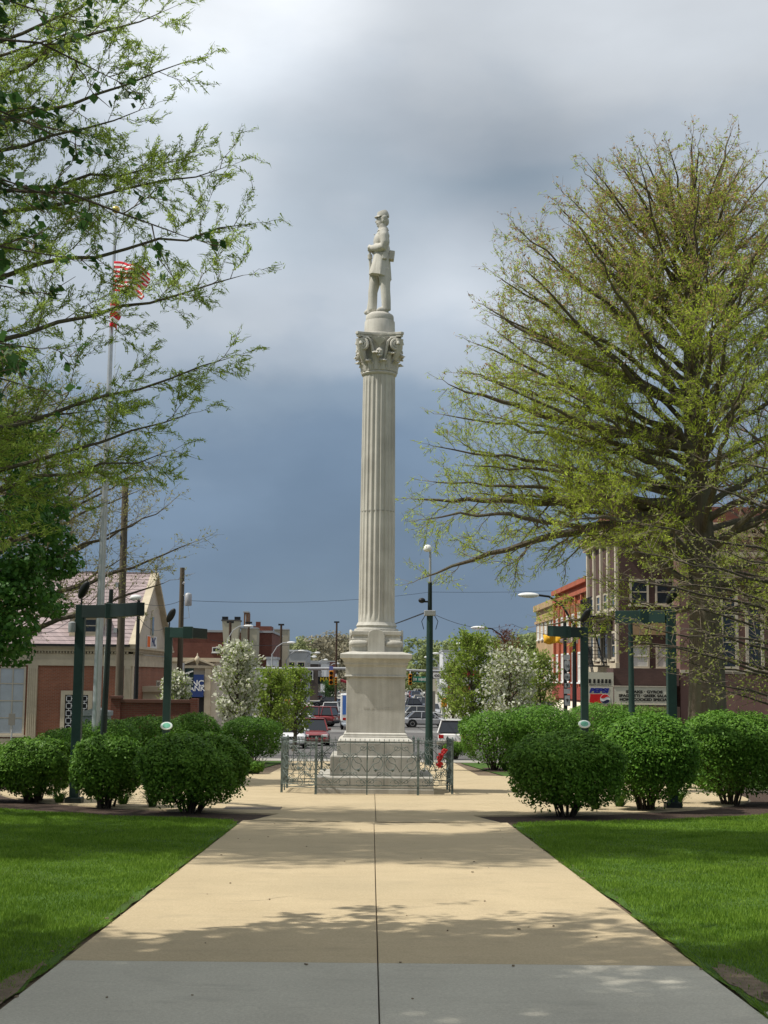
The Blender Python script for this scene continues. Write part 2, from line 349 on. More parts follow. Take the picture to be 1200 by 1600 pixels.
# walk: base bed plus single slabs with open joints
walk = sheet('walkway', [(WL, 1), (WR, 1), (WR, 23.0), (WL, 23.0)], -0.008, JOINT)
def slab(parent, x0, x1, y0, y1, mat, g=0.0038):
    mb = MB(); t = 0.10
    pts = [(x0 + g, y0 + g), (x1 - g, y0 + g), (x1 - g, y1 - g), (x0 + g, y1 - g)]
    top = [(x, y, gz(y) + 0.02) for x, y in pts]
    mb.prism([(x, y, z - t) for x, y, z in top], (0, 0, t))
    return mb.build('concrete_slab', mat, parent, bevel=0.006)
CXJ = 0.06
for lo, hi, js in ((WL, CXJ, [1, 4.8, 9.54, 17.4, 20.95, 22.6]), (CXJ, WR, [1, 4.8, 9.54, 17.2, 19.4, 22.6])):
    for a, b in zip(js[:-1], js[1:]): slab(walk, lo, hi, a, b, GREYWALK if b < 9.6 else TANWALK)
# round plaza of wedge slabs
plaza = sheet('plaza', [(PC[0] + (PR + .2) * math.cos(2 * math.pi * k / 72), PC[1] + (PR + .2) * math.sin(2 * math.pi * k / 72)) for k in range(72)], -0.006, JOINT)
def wedge(r0, r1, a0, a1, parent=plaza, mat=TANWALK, gap=0.006, name='concrete_slab'):
    n = max(2, int((a1 - a0) / R(4))); pts = []
    for k in range(n + 1):
        a = a0 + (a1 - a0) * k / n + (gap / r1 if k == 0 else (-gap / r1 if k == n else 0)); pts.append((PC[0] + (r1 - gap) * math.cos(a), PC[1] + (r1 - gap) * math.sin(a)))
    for k in range(n, -1, -1):
        a = a0 + (a1 - a0) * k / n + (gap / max(r0, .3) if k == 0 else (-gap / max(r0, .3) if k == n else 0)); pts.append((PC[0] + (r0 + gap) * math.cos(a), PC[1] + (r0 + gap) * math.sin(a)))
    mb = MB(); mb.prism([(x, y, gz(y) + 0.02 - 0.1) for x, y in pts], (0, 0, .1)); return mb.build(name, mat, parent)
AX = -math.pi / 2
half_open = math.asin(2.2 / PR)
for k in range(12):
    a0 = AX + 2 * math.pi * k / 12; wedge(0.6, 5.0, a0, a0 + math.pi / 6)
for k in range(16):
    a0 = AX + 2 * math.pi * k / 16; a1 = a0 + math.pi / 8; mid = (a0 + a1) / 2
    front = math.sin(mid) < 0.25
    wedge(5.0, 8.15 if front else PR, a0, a1)
wedge(8.15, PR - .25, AX - half_open * .93, AX); wedge(8.15, PR - .25, AX, AX + half_open * .93)
# planting beds in front: mulch
def bed(a0, a1, r0=8.2, r1=PR, name='planting_bed'):
    n = 24; pts = [(PC[0] + r1 * math.cos(a0 + (a1 - a0) * k / n), PC[1] + r1 * math.sin(a0 + (a1 - a0) * k / n)) for k in range(n + 1)]
    pts += [(PC[0] + r0 * math.cos(a0 + (a1 - a0) * k / n), PC[1] + r0 * math.sin(a0 + (a1 - a0) * k / n)) for k in range(n, -1, -1)]
    return sheet(name, pts, 0.0, MULCH)
bed(AX + half_open, R(10)); bed(R(170), R(270) - half_open)
# lawns
def circ(a0, a1, r, n=40): return [(PC[0] + r * math.cos(a0 + (a1 - a0) * k / n), PC[1] + r * math.sin(a0 + (a1 - a0) * k / n)) for k in range(n + 1)]
aL = R(270) - half_open * 1.02; aR = AX + half_open * 1.02
def wob(pts, amp=.026): return [(x + random.uniform(-amp, amp), y) for x, y in pts]
left_edge = wob([(WL - .028, 1 + k * .28) for k in range(76)]); right_edge = wob([(WR + .028, 1 + k * .28) for k in range(76)])
lawnL_poly = [(-34, 1)] + left_edge + [(WL - .2, 22.7)] + circ(aL, R(180), PR - .45) + [(-34, 32.2)]
lawnR_poly = [(34, 1)] + right_edge + [(WR + .2, 22.7)] + circ(aR, R(0), PR - .45) + [(34, 32.2)]
sheet('lawn', lawnL_poly, 0.014, TURF); sheet('lawn', lawnR_poly, 0.014, TURF)
sheet('lawn', [(-34, 32.2)] + circ(R(180), R(112), PR + .05, 20) + [(-3.2, 54.5), (-34, 54.5)], 0.014, TURF)
sheet('lawn', [(34, 32.2)] + circ(R(0), R(68), PR + .05, 20) + [(3.4, 54.5), (34, 54.5)], 0.014, TURF)
sheet('side_path', [(WR + .02, 5.0), (7, 5.0), (7, 7.9), (2.75, 8.0), (WR + .02, 8.04)], 0.026, GREYWALK, thick=.1)
rgp = random.Random(3)
def bare(cx, cy, rx, ry): return sheet('bare_patch', [(cx + rx * math.cos(a) * rgp.uniform(.7, 1.15), cy + ry * math.sin(a) * rgp.uniform(.7, 1.15)) for a in np.linspace(0, 2 * math.pi, 22)[:-1]], .0185, SOIL)
bare(2.34, 9.0, .12, .7); bare(2.46, 8.42, .17, .26); bare(-2.13, 8.2, .10, 1.2)
sheet('back_path', [(-3.0, 41.0), (3.2, 41.0), (3.2, 54.8), (-3.0, 54.8)], 0.0, TANWALK)
sheet('planting_bed', [(-14, 46.5), (-3.6, 46.5), (-3.6, 50), (-14, 50)], 0.02, MULCH)
sheet('planting_bed', [(14, 45.2), (3.8, 45.2), (3.8, 49), (14, 49)], 0.02, MULCH)
sheet('pavement', [(-45, 54.8), (45, 54.8), (45, 57.8), (-45, 57.8)], 0.02, CONC, thick=.14)
sheet('road', [(-70, 57.5), (70, 57.5), (70, 71), (-70, 71)], -0.075, ASPH)
sxf = lambda Y: .0105 * (Y - 71)
sheet('road', [(-8.2, 71), (7.8, 71), (7.8, 95), (-8.2, 95)], -0.075, ASPH)
sheet('road', [(-8.2, 95), (7.8, 95), (7.8, 121.0), (-8.2, 121.0)], -0.075, ASPH)
sheet('road', [(-6.4, 133), (7.6, 133), (6.6 + sxf(1500), 1500), (-6.4 + sxf(1500), 1500)], -0.075, ASPH)
sheet('road', [(-120, 121), (120, 121), (120, 133), (-120, 133)], -0.075, ASPH)
for s_, e0, e1 in ((-1, -8.2, -6.4), (1, 7.8, 7.6)):
    o_ = 13.6 * s_
    sheet('pavement', [(e0, 71), (o_, 71), (o_, 95), (e0, 95)][::s_], 0.06, CONC, thick=.2)
    sheet('pavement', [(e0, 95), (o_, 95), (o_, 119.5), (e0, 119.5)][::s_], 0.06, CONC, thick=.2)
    sheet('pavement', [(e1, 134.5), (o_, 134.5), (o_ + sxf(900), 900), (e1 + sxf(900) - .7, 900)][::s_], 0.06, CONC, thick=.2)
LINE = M('road_paint_white', (.6, .6, .57), (.45, .45, .43), 6)
LINEY = M('road_paint_yellow', (.55, .40, .06), (.42, .31, .06), 6)
def roadline(pts, m, dz=-0.068): return sheet('road_marking', pts, dz, m)
for y0 in range(140, 420, 14):
    for x0 in (-2.9, 4.1): x0 += sxf(y0); roadline([(x0, y0), (x0 + .12, y0), (x0 + .16, y0 + 4), (x0 + .04, y0 + 4)], LINE)
for x0 in (.55, .85): roadline([(x0 + sxf(136), 136), (x0 + .12 + sxf(136), 136), (x0 + .12 + sxf(600), 600), (x0 + sxf(600), 600)], LINEY)
roadline([(-8, 117.5), (7.6, 117.5), (7.6, 118), (-8, 118)], LINE); roadline([(-8, 119.8), (7.6, 119.8), (7.6, 120.3), (-8, 120.3)], LINE)
roadline([(.5, 73), (.62, 73), (.62, 94.9), (.5, 94.9)], LINEY); roadline([(.5, 95.1), (.62, 95.1), (.62, 117), (.5, 117)], LINEY)
rgc = random.Random(4)
mb = MB()
for (x, y, a, L) in ((-1.2, 12.6, .3, .8), (1.3, 15.6, 1.9, .7), (-.6, 18.6, .15, 1.0)):
    P = []; q = Vector((x, y))
    for k in range(14): P.append((q.x, q.y, gz(q.y) + .0215)); a += rgc.gauss(0, .28); q = q + Vector((math.cos(a), math.sin(a))) * L / 14
    for p0, p1 in zip(P[:-1], P[1:]):
        d = Vector(p1) - Vector(p0); sd = Vector((-d.y, d.x, 0)).normalized() * rgc.uniform(.0012, .003); mb.add([Vector(p0) - sd, Vector(p1) - sd, Vector(p1) + sd, Vector(p0) + sd], [(0, 1, 2, 3)])
o = mb.build('hairline_cracks', M('crack_dirt', (.12, .10, .07)), walk); o['kind'] = 'stuff'
# storm drain cover in the plaza, left of the walk
c = gp(395, 1265)
mb = MB(); mb.box((c.x, c.y, gz(c.y) + .024), (1.0, .55, .012)); tag(mb.build('drain_cover', M('rusty_plate', (.16, .13, .09), (.11, .09, .065), 5, .7)), 'flat brown metal utility cover set in the plaza paving', 'utility cover')

# ------------------------------------------------------------------ grass blades
def point_in(poly, x, y):
    p = np.array(poly); n = len(p); ins = np.zeros(len(x), bool); j = n - 1
    for i in range(n):
        xi, yi = p[i]; xj, yj = p[j]
        cond = ((yi > y) != (yj > y)) & (x < (xj - xi) * (y - yi) / (yj - yi + 1e-12) + xi); ins ^= cond; j = i
    return ins
def grass_mat():
    if 'grass_blades' in MATS: return MATS['grass_blades']
    m = Mleaf('grass_blades', (.09, .20, .012), (.225, .375, .045), .3, .6, .15); t = m.node_tree
    rp = [n for n in t.nodes if n.type == 'VALTORGB'][0]; tc_ = N(t, 'ShaderNodeTexCoord'); n = N(t, 'ShaderNodeTexNoise'); n.inputs['Scale'].default_value = 1.3; n.inputs['Detail'].default_value = 6; n.inputs['Roughness'].default_value = .65
    t.links.new(tc_.outputs['Object'], n.inputs['Vector']); r2 = N(t, 'ShaderNodeValToRGB'); r2.color_ramp.elements[0].position = .32; r2.color_ramp.elements[1].position = .68; r2.color_ramp.elements[0].color = (.70, .72, .62, 1); r2.color_ramp.elements[1].color = (1.25, 1.12, 1.25, 1)
    t.links.new(n.outputs[0], r2.inputs[0]); mx = N(t, 'ShaderNodeMix', data_type='RGBA', blend_type='MULTIPLY'); mx.inputs['Factor'].default_value = 1; t.links.new(rp.outputs[0], mx.inputs['A']); t.links.new(r2.outputs[0], mx.inputs['B'])
    t.links.new(mx.outputs['Result'], t.nodes['Principled BSDF'].inputs['Base Color']); tr = [q for q in t.nodes if q.type == 'BSDF_TRANSLUCENT'][0]; t.links.new(mx.outputs['Result'], tr.inputs[0]); return m
def grass(poly, n, xr, yr, name_label, patches=()):
    u = rng.random(n); y = yr[0] * (yr[1] / yr[0]) ** u; x = rng.uniform(xr[0], xr[1], n)
    ok = (np.abs(x) < y * 0.30 + .3) & point_in(poly, x, y) & ~((x > 2.2) & (y < 8.02))
    # thin, worn strip by the walk edge
    edge = np.minimum(np.abs(x - (WL - .06)), np.abs(x - (WR + .06)))
    wear = np.sin(y * 2.1) * .5 + np.sin(y * 5.3 + 1) * .3 + np.sin(y * .9 + 2) * .4
    ok &= ~((edge < .07 * np.maximum(wear, 0)) & (rng.random(n) < .75))
    for (cx, cy, rx, ry) in patches:
        q = ((x - cx) / rx) ** 2 + ((y - cy) / ry) ** 2; ok &= ~((q < 1) & (rng.random(n) < .86 - .5 * q))
    x, y = x[ok], y[ok]; n = len(x)
    tuft = .75 + .35 * np.sin(x * 3.1 + np.sin(y * 1.7) * 2) * np.sin(y * 2.3 + x) + .15 * np.sin(x * 11) * np.sin(y * 9)
    h = rng.uniform(.028, .055, n) * tuft.clip(.5, 1.3); wd = rng.uniform(.0035, .006, n) * (1 + y / 16)
    a = rng.uniform(0, 2 * np.pi, n); ln = rng.uniform(.1, .75, n) * h; b = rng.uniform(0, 2 * np.pi, n)
    z = GA - GS * y + .010
    base = np.stack([x, y, z], 1); s = np.stack([np.cos(a), np.sin(a), 0 * a], 1) * (wd / 2)[:, None]
    out_ = np.where(x < 0, 1.0, -1.0) * ((edge2 := np.minimum(np.abs(x - WL), np.abs(x - WR))) < .09) * rng.uniform(0, .07, n)
    tip = base + np.stack([np.cos(b) * ln + out_, np.sin(b) * ln, h], 1)
    v = np.stack([base - s, base + s, tip], 1).reshape(-1, 3)
    o = link_mesh('grass', np_mesh('grass', v, np.arange(len(v)).reshape(-1, 3)), grass_mat())
    tag(o, name_label, 'grass', kind='stuff')
grass(lawnL_poly, 420000, (-8, -2.0), (6.8, 27), 'short mown green grass left of the walk', [(-2.08, 8.2, .13, 1.3), (-2.06, 12.5, .06, 1.6)])
grass(lawnR_poly, 420000, (2.1, 8.5), (6.8, 27), 'short mown green grass right of the walk', [(2.33, 9.0, .20, .85), (2.42, 8.4, .26, .40)])
# litter: fallen twigs and scraps on the walk and lawn edge
mb = MB()
for k in range(140):
    s = random.choice((-1, 1)); y = random.uniform(7, 22)
    x = (WR + random.uniform(-.02, .16)) if s > 0 else (WL - random.uniform(-.02, .14))
    if random.random() < .25: x = random.uniform(WL, WR)
    q = random.uniform(.006, .016); mb.box((x, y, gz(y) + .027), (q * random.uniform(.7, 2.2), q, q * .5), random.uniform(0, 3))
tag(mb.build('debris', M('dry_scrap', (.30, .24, .15), (.10, .07, .04), 30)), 'scattered dry twigs and bud scales along the walk', 'debris', kind='stuff')
# ------------------------------------------------------------------ monument
MX, MY = PC
mon = thing('war_monument', 'tall pale stone column monument with stepped pedestal in the middle of the plaza', 'monument', (MX, MY, 0))
zs = lambda py, hw: zat(py, MY - hw)
z_slab = zs(1214.5, 1.27); z_s2 = zs(1181.5, .985); z_s3 = zs(1159, .84); z_die0 = zs(1145, .66); z_die1 = zs(1058, .652)
z_c0 = zs(1040, .70); z_c1 = zs(1028, .80); z_c2 = zs(1021.5, .80); z_pl1 = zs(986, .58); z_sh0 = zat(973, MY); z_sh1 = zat(588, MY); z_joint = zat(800, MY)
z_cap1 = zat(521.5, MY - .3); z_d1 = zat(503, MY); z_d2 = zat(489.5, MY)
def sq(name, prof, mat=STONE, bev=.012): return MB().sqprofile(prof).build(name, mat, mon, bevel=bev)
sq('base_slab', [(1.27, -.25), (1.27, z_slab - .012), (1.25, z_slab)], STONE2)
# visible course joint of the slab: a plinth lip at the bottom
sq('base_plinth', [(1.282, -.25), (1.282, .095), (1.27, .10)], STONE2, .004)
sq('step', [(.985, z_slab), (.985, z_s2 - .02), (.96, z_s2)], STONE2)
sq('step', [(.84, z_s2), (.84, z_s3 - .035), (.81, z_s3)], STONE2)
h = z_die0 - z_s3
sq('base_moulding', [(.83, z_s3 + .001), (.82, z_s3 + h * .12), (.775, z_s3 + h * .3), (.72, z_s3 + h * .42), (.72, z_s3 + h * .6), (.70, z_s3 + h * .62), (.70, z_s3 + h * .85), (.655, z_die0)], STONE, .006)
die = sq('die_block', [(.652, z_die0), (.652, z_die1)], STONE)
# corner beads and faint worn inscription on the front of the die
mb = MB(); zi = zs(1107, .652); xx = -.27
for k in range(13):
    wl = random.uniform(.022, .036)
    if k in (3, 5): xx += .03
    hh = .055 if k > 2 else .045
    mb.box((xx + wl / 2, -.6535, zi + random.uniform(-.004, .004)), (.008, .005, hh)); mb.box((xx + wl, -.6535, zi), (.008, .005, hh * .9))
    mb.box((xx + wl * .75, -.6535, zi + random.choice((-.02, 0, .02))), (wl * .5, .005, .008)); xx += wl + .016
mb.build('inscription', STONE, die, label='worn raised letters, no longer readable')['kind'] = 'stuff'
sq('frieze', [(.70, z_die1 - .002), (.70, z_die1 + .03), (.675, z_die1 + .04), (.675, z_c0 - .03), (.70, z_c0)], STONE, .006)
hc = z_c2 - z_c0
sq('cornice', [(.70, z_c0), (.715, z_c0 + hc * .1), (.715, z_c0 + hc * .25), (.76, z_c0 + hc * .52), (.80, z_c0 + hc * .6), (.80, z_c2 - .015), (.79, z_c2), (.56, z_c2 + .055)], STONE, .005)
# plinth of the column: block, four scroll bolsters at the corners, a shield on each face
sq('column_plinth', [(.552, z_c2 + .03), (.552, z_pl1 - .17), (.535, z_pl1 - .155), (.535, z_pl1 - .10), (.56, z_pl1 - .09), (.56, z_pl1)], STONE, .01)
hp = z_pl1 - z_c2
def shield_mb(r):
    mb = MB(); P = [(-.19, z_c2 + .04), (.19, z_c2 + .04), (.19, z_c2 + hp * .78)]
    for k in range(7):
        a = R(180 * k / 6 * .5 + 45); P.append((.235 * math.cos(a), z_c2 + hp * .66 + .235 * math.sin(a) * .92))
    P.append((-.19, z_c2 + hp * .78)); m = Matrix.Rotation(r, 3, 'Z')
    P3 = [m @ Vector((x, -.56, z)) for x, z in P]
    return mb.prism(P3, m @ Vector((0, -.05, 0)))
for k in range(4): shield_mb(k * math.pi / 2).build('shield', STONE, mon, bevel=.01)
for k in range(4):
    m = Matrix.Rotation(k * math.pi / 2, 3, 'Z')
    for s in (-1, 1):
        mb = MB(); a = m @ Vector((s * .21, -.53, z_c2 + hp * .45)); b = m @ Vector((s * .575, -.53, z_c2 + hp * .45))
        mb.tube([a, a + (b - a) * .12, a + (b - a) * .5, a + (b - a) * .88, b], [.055, .075, .085, .075, .04], 14)
        mb.build('scroll_bolster', STONE, mon, True)
hb = z_sh0 - z_pl1
MB().lathe([(.50, z_pl1 - .02), (.505, z_pl1 + .03), (.50, z_pl1 + .06), (.455, z_pl1 + .07), (.44, z_pl1 + .10), (.46, z_pl1 + .115), (.465, z_pl1 + .14), (.45, z_pl1 + .155), (.425, z_sh0)], 64).build('column_base', STONE, mon, True)
# fluted shaft in two drums
def shaft(z0, z1, name='column_shaft'):
    nf = 22; per = 10; n = nf * per; V = []; zz = np.linspace(z0, z1, 14); T = z_sh1 - z_sh0
    for z in zz:
        t = (z - z_sh0) / T; r = .413 - .040 * t ** 1.35
        endz = min(z - z_sh0, z_sh1 - z); dep = .03
        if endz < .06: dep = 0.0
        for k in range(n):
            u = (k % per) / per
            d = 0 if u < .22 else dep * math.sin(math.pi * (u - .22) / .78) ** .65
            a = 2 * math.pi * k / n; V.append(((r - d) * math.cos(a), (r - d) * math.sin(a), z))
    m = len(zz); Fs = [(i * n + k, i * n + (k + 1) % n, (i + 1) * n + (k + 1) % n, (i + 1) * n + k) for i in range(m - 1) for k in range(n)]
    Fs += [tuple(range(n - 1, -1, -1)), tuple((m - 1) * n + k for k in range(n))]
    mb = MB(); mb.add(V, Fs); return mb
def shaft2(z0, z1):
    # extra rings near ends so that flutes stop in plain fillets
    return shaft(z0, z1)
for a, b in ((z_sh0, z_joint - .004), (z_joint + .004, z_sh1)): shaft2(a, b).build('column_shaft', STONE, mon, False)
MB().lathe([(.388, z_joint - .01), (.388, z_joint + .01)], 48).build('drum_joint', M('mortar', (.34, .325, .29)), mon)
# capital
cap = MB().lathe([(.385, z_sh1 - .01), (.405, z_sh1 + .01), (.415, z_sh1 + .035), (.40, z_sh1 + .06), (.375, z_sh1 + .075), (.375, z_sh1 + .2), (.385, z_sh1 + .45), (.41, z_sh1 + .65), (.47, z_sh1 + .80), (.49, z_sh1 + .86)], 48).build('capital_bell', STONE, mon, True)
HC = z_cap1 - z_sh1
ab0 = z_sh1 + HC * .88
P = []
for k in range(4):
    m = Matrix.Rotation(k * math.pi / 2, 3, 'Z')
    for s, d in ((-.56, -.50), (-.50, -.56), (-.36, -.50), (-.18, -.465), (0, -.455), (.18, -.465), (.36, -.50)): P.append(m @ Vector((s, d, 0)))
mb = MB(); mb.prism([p * .965 + Vector((0, 0, ab0)) for p in P], (0, 0, HC * .05)); mb.build('abacus', STONE, mon, bevel=.008)
mb = MB(); mb.prism([p * 1.0 + Vector((0, 0, ab0 + HC * .052)) for p in P], (0, 0, z_cap1 - ab0 - HC * .052)); mb.build('abacus', STONE, mon, bevel=.01)
def spiral(r0, turns, sgn, n=34):
    return [(sgn * r0 * (1 - .80 * i / n) * math.cos(2 * math.pi * turns * i / n), r0 * (1 - .80 * i / n) * math.sin(2 * math.pi * turns * i / n), .035 * i / n) for i in range(n + 1)]
# corner volutes: paired spirals on faces angled to the corner
for k in range(4):
    for s in (-1, 1):
        a = k * math.pi / 2; m = Matrix.Rotation(a, 3, 'Z'); tilt = Matrix.Rotation(s * R(14), 3, 'Z')
        c0 = Vector((s * .385, -.465, ab0 - .185)); mb = MB(); pts = []
        for (u, v, dd) in spiral(.145, 2.1, s):
            q = tilt @ Vector((u, -dd, v)); pts.append(m @ (c0 + q))
        # stem rising from the bell into the spiral
        st = [m @ Vector((s * .10, -.37, z_sh1 + HC * .30)), m @ Vector((s * .15, -.43, z_sh1 + HC * .52)), m @ Vector((s * .20, -.46, ab0 - .10)), m @ Vector((s * .27, -.47, ab0 - .025)), m @ Vector((s * .385, -.475, ab0 - .02))]
        mb.tube(st, [.03, .035, .035, .032, .03], 8); i0 = 8
        mb.tube(pts, [.042 * (1 - .45 * i / len(pts)) for i in range(len(pts))], 8)
        # solid web behind the spiral
        mb.lathe([(.135, 0), (.14, .05)], 20, m @ (c0 + tilt @ Vector((0, .06, 0))), rot=m @ tilt @ Matrix.Rotation(R(90), 3, 'X'))
        mb.build('volute', STONE, mon, True)
    # acanthus drop under every corner
    mb = MB(); m = Matrix.Rotation(k * math.pi / 2 + math.pi / 4, 3, 'Z')
    mb.tube([m @ Vector((0, -.50, z_sh1 + HC * .34)), m @ Vector((0, -.55, z_sh1 + HC * .46)), m @ Vector((0, -.60, z_sh1 + HC * .6)), m @ Vector((0, -.64, ab0 - .04))], [.05, .08, .09, .10], 10)
    mb.build('corner_leaf', STONE, mon, True)
def acanthus(w, h, out, curl):
    """leaf with lobed edge, bending outwards at the tip; local: base at origin, up z, out -y"""
    mb = MB(); rows = 7; V = []
    for i in range(rows):
        t = i / (rows - 1); ww = w * (1 - .25 * t) * (1 + .18 * math.sin(t * 16)) * (1 if i < rows - 1 else .75)
        z = h * (math.sin(t * math.pi * .52)) - (curl * .9 if i == rows - 1 else 0); y = -out * t ** 2 - (curl * .6 if i == rows - 1 else 0)
        for j, u in enumerate((-1, -.55, 0, .55, 1)): V.append((u * ww / 2, y - (.012 if j in (1, 3) else (.055 if j == 2 else .03 * (i % 2))), z))
    n = len(V); V2 = [(x, y + .05, z - .015) for x, y, z in V]; Fs = []
    for i in range(rows - 1):
        for j in range(4):
            q = (i * 5 + j, i * 5 + j + 1, i * 5 + 6 + j, i * 5 + 5 + j); Fs.append(q); Fs.append(tuple(n + a for a in reversed(q)))
    ring = [j for j in range(5)] + [i * 5 + 4 for i in range(1, rows)] + [(rows - 1) * 5 + j for j in (3, 2, 1, 0)] + [i * 5 for i in range(rows - 2, 0, -1)]
    for a, b in zip(ring, ring[1:] + ring[:1]): Fs.append((a, n + a, n + b, b))
    mb.add(V + V2, Fs); return mb
lf1 = acanthus(.19, .24, .12, .05).mesh('acanthus_leaf'); lf2 = acanthus(.19, .42, .15, .06).mesh('acanthus_leaf')
for me in (lf1, lf2): me.materials.append(STONE)
for k in range(16):
    me = lf1 if k % 2 == 0 else lf2
    o = bpy.data.objects.new('acanthus_leaf', me); col.objects.link(o); o.parent = mon; a = 2 * math.pi * (k + .5) / 16
    o.location = (.385 * math.sin(a), -.385 * math.cos(a), z_sh1 + .075); o.rotation_euler = (0, 0, a)
for k in range(4):     # mask-like boss and shell at the middle of every face
    m = Matrix.Rotation(k * math.pi / 2, 3, 'Z'); mb = MB()
    mb.ell(m @ Vector((0, -.46, ab0 - .36)), (.085, .085, .11), rot=m); mb.ell(m @ Vector((0, -.54, ab0 - .385)), (.022, .03, .03), rot=m)
    for s in (-1, 1): mb.ell(m @ Vector((s * .04, -.535, ab0 - .33)), (.025, .02, .018), rot=m)
    mb.tube([m @ Vector((-.06, -.525, ab0 - .44)), m @ Vector((0, -.545, ab0 - .45)), m @ Vector((.06, -.525, ab0 - .44))], .018, 6); mb.build('mask_boss', STONE, mon, True)
    mb = MB()
    for j in range(-3, 4):
        b = m @ Vector((0, -.44, ab0 - .20)); e = m @ Vector((j * .04, -.515, ab0 + .0 - abs(j) * .012)); mb.tube([b, (b + e) / 2 + m @ Vector((0, -.02, 0)), e], [.016, .024, .03], 6)
    mb.build('shell_boss', STONE, mon, True)
MB().lathe([(.375, z_cap1), (.375, z_cap1 + .03), (.36, z_cap1 + .04), (.352, z_d1 - .01), (.345, z_d1)], 48).build('statue_drum', STONE, mon, True)
MB().lathe([(.325, z_d1), (.33, z_d1 + .02), (.325, z_d1 + .12), (.31, z_d2 - .06), (.24, z_d2 - .01), (.10, z_d2)], 48).build('statue_drum', STONE, mon, True)
# ------------------------------------------------------------------ statue: soldier facing left, hands folded on his rifle
HS = (zat(328, MY) - z_d2) * 1.0
stat = thing('soldier_statue', 'pale stone soldier statue in cap and long coat standing on top of the column', 'statue', (MX + .03, MY, z_d2 - .02))
stat.scale = (.93, .93, 1)
def SP(f, l, z): return Vector((-f * HS, -l * HS, z * HS))   # f forward (to the left), l towards the viewer, z up
mb = MB()
def T(pts, rad, n=14): mb.tube([SP(*p) for p in pts], [r * HS for r in rad], n)
def E(p, r, rot=None): mb.ell(SP(*p), [q * HS for q in r], 18, 12, rot)
# legs (the near one is set back, the far one forward)
T([(-.022, .052, .42), (-.034, .055, .30), (-.040, .058, .22), (-.048, .058, .12), (-.052, .058, .02)], [.062, .056, .049, .048, .046])
T([(.04, -.045, .42), (.070, -.052, .30), (.086, -.055, .22), (.086, -.058, .12), (.088, -.058, .045)], [.062, .056, .048, .046, .044])
# boots
T([(-.075, .06, .022), (-.03, .062, .026), (.02, .075, .020), (.045, .082, .012)], [.030, .034, .026, .014])
T([(.06, -.06, .035), (.10, -.062, .045), (.145, -.066, .032), (.17, -.07, .020)], [.032, .034, .026, .014])
# trunk under the coat
E((-.005, 0, .60), (.080, .098, .13)); E((.004, 0, .70), (.083, .112, .095)); E((-.008, 0, .755), (.070, .120, .045))
T([(-.012, 0, .78), (-.008, 0, .83), (.000, 0, .86)], [.058, .043, .040])
# head: skull, jaw, nose, brow, moustache, ear, hair
E((-.010, 0, .905), (.056, .046, .060)); E((.012, 0, .880), (.040, .036, .046)); E((.036, 0, .853), (.018, .020, .016))
mb.tube([SP(.046, 0, .912), SP(.064, 0, .890), SP(.050, 0, .882)], [.008 * HS, .012 * HS, .009 * HS], 8)
E((.045, 0, .918), (.012, .032, .010)); E((.050, 0, .873), (.012, .022, .008)); E((.047, 0, .864), (.009, .014, .006))
for s in (-1, 1):
    E((-.012, s * .046, .893), (.013, .008, .020)); E((-.022, s * .040, .925), (.030, .016, .026)); E((.042, s * .016, .902), (.008, .010, .006))
E((-.045, 0, .895), (.026, .038, .042))
# arms: upper arm down, forearm forward, hands folded in front at the waist
for s in (1, -1):
    T([(-.012, s * .105, .775), (-.022, s * .128, .72), (-.028, s * .137, .655), (-.018, s * .132, .615), (.028, s * .100, .612), (.075, s * .055, .622), (.105, s * .02, .630)], [.046, .047, .044, .043, .040, .034, .026])
E((.118, .012, .636), (.030, .030, .022)); E((.120, -.012, .628), (.026, .030, .024))
for j in range(4):      # fingers of the upper hand
    T([(.122, .026 - j * .002, .648 - j * .009), (.138, .012, .645 - j * .010), (.136, -.016, .640 - j * .010)], [.0085, .0085, .007], 8)
T([(.110, .022, .650), (.124, .012, .662), (.134, .000, .660)], [.009, .009, .007], 8)
me = mb.mesh('figure_raw'); tmp = bpy.data.objects.new('figure_tmp', me); col.objects.link(tmp)
rm = tmp.modifiers.new('r', 'REMESH'); rm.mode = 'VOXEL'; rm.voxel_size = .0062 * HS
sm = tmp.modifiers.new('s', 'SMOOTH'); sm.factor = .5; sm.iterations = 3
dg = bpy.context.evaluated_depsgraph_get(); bod = bpy.data.meshes.new_from_object(tmp.evaluated_get(dg)); bpy.data.objects.remove(tmp)
link_mesh('figure', bod, STONE, stat, True)
# coat skirt: lofted flaring sheet with folds, coat body above the belt
def loft(secs, n=40, fold=0.0, name='coat', par=stat):
    mb = MB(); V = []
    for i, (f, z, rf, rl, dz) in enumerate(secs):
        for k in range(n):
            a = 2 * math.pi * k / n; t = i / (len(secs) - 1); w_ = 1 + fold * t * math.sin(a * 9 + 1.3 * math.sin(a * 2)) + fold * .5 * t * math.sin(a * 17)
            V.append(SP(f + rf * math.cos(a) * w_, rl * math.sin(a) * w_, z + dz * math.cos(a)))
    m = len(secs); Fs = [(i * n + k, i * n + (k + 1) % n, (i + 1) * n + (k + 1) % n, (i + 1) * n + k) for i in range(m - 1) for k in range(n)]
    Fs += [tuple(range(n)), tuple((m - 1) * n + k for k in range(n))]
    mb.add(V, Fs); return mb.build(name, STONE, par, True)
loft([(-.004, .578, .083, .108, 0), (0, .54, .085, .112, 0), (.006, .47, .094, .120, .004), (.012, .40, .105, .128, .015), (.014, .352, .110, .132, .027)], 48, .045, 'coat_skirt')
loft([(-.004, .592, .086, .112, 0), (-.004, .568, .086, .112, 0)], 40, 0, 'belt')
loft([(-.010, .826, .050, .056, -.006), (-.010, .802, .058, .068, -.006)], 30, 0, 'collar')
mb = MB()   # cap: sloping crown and peak
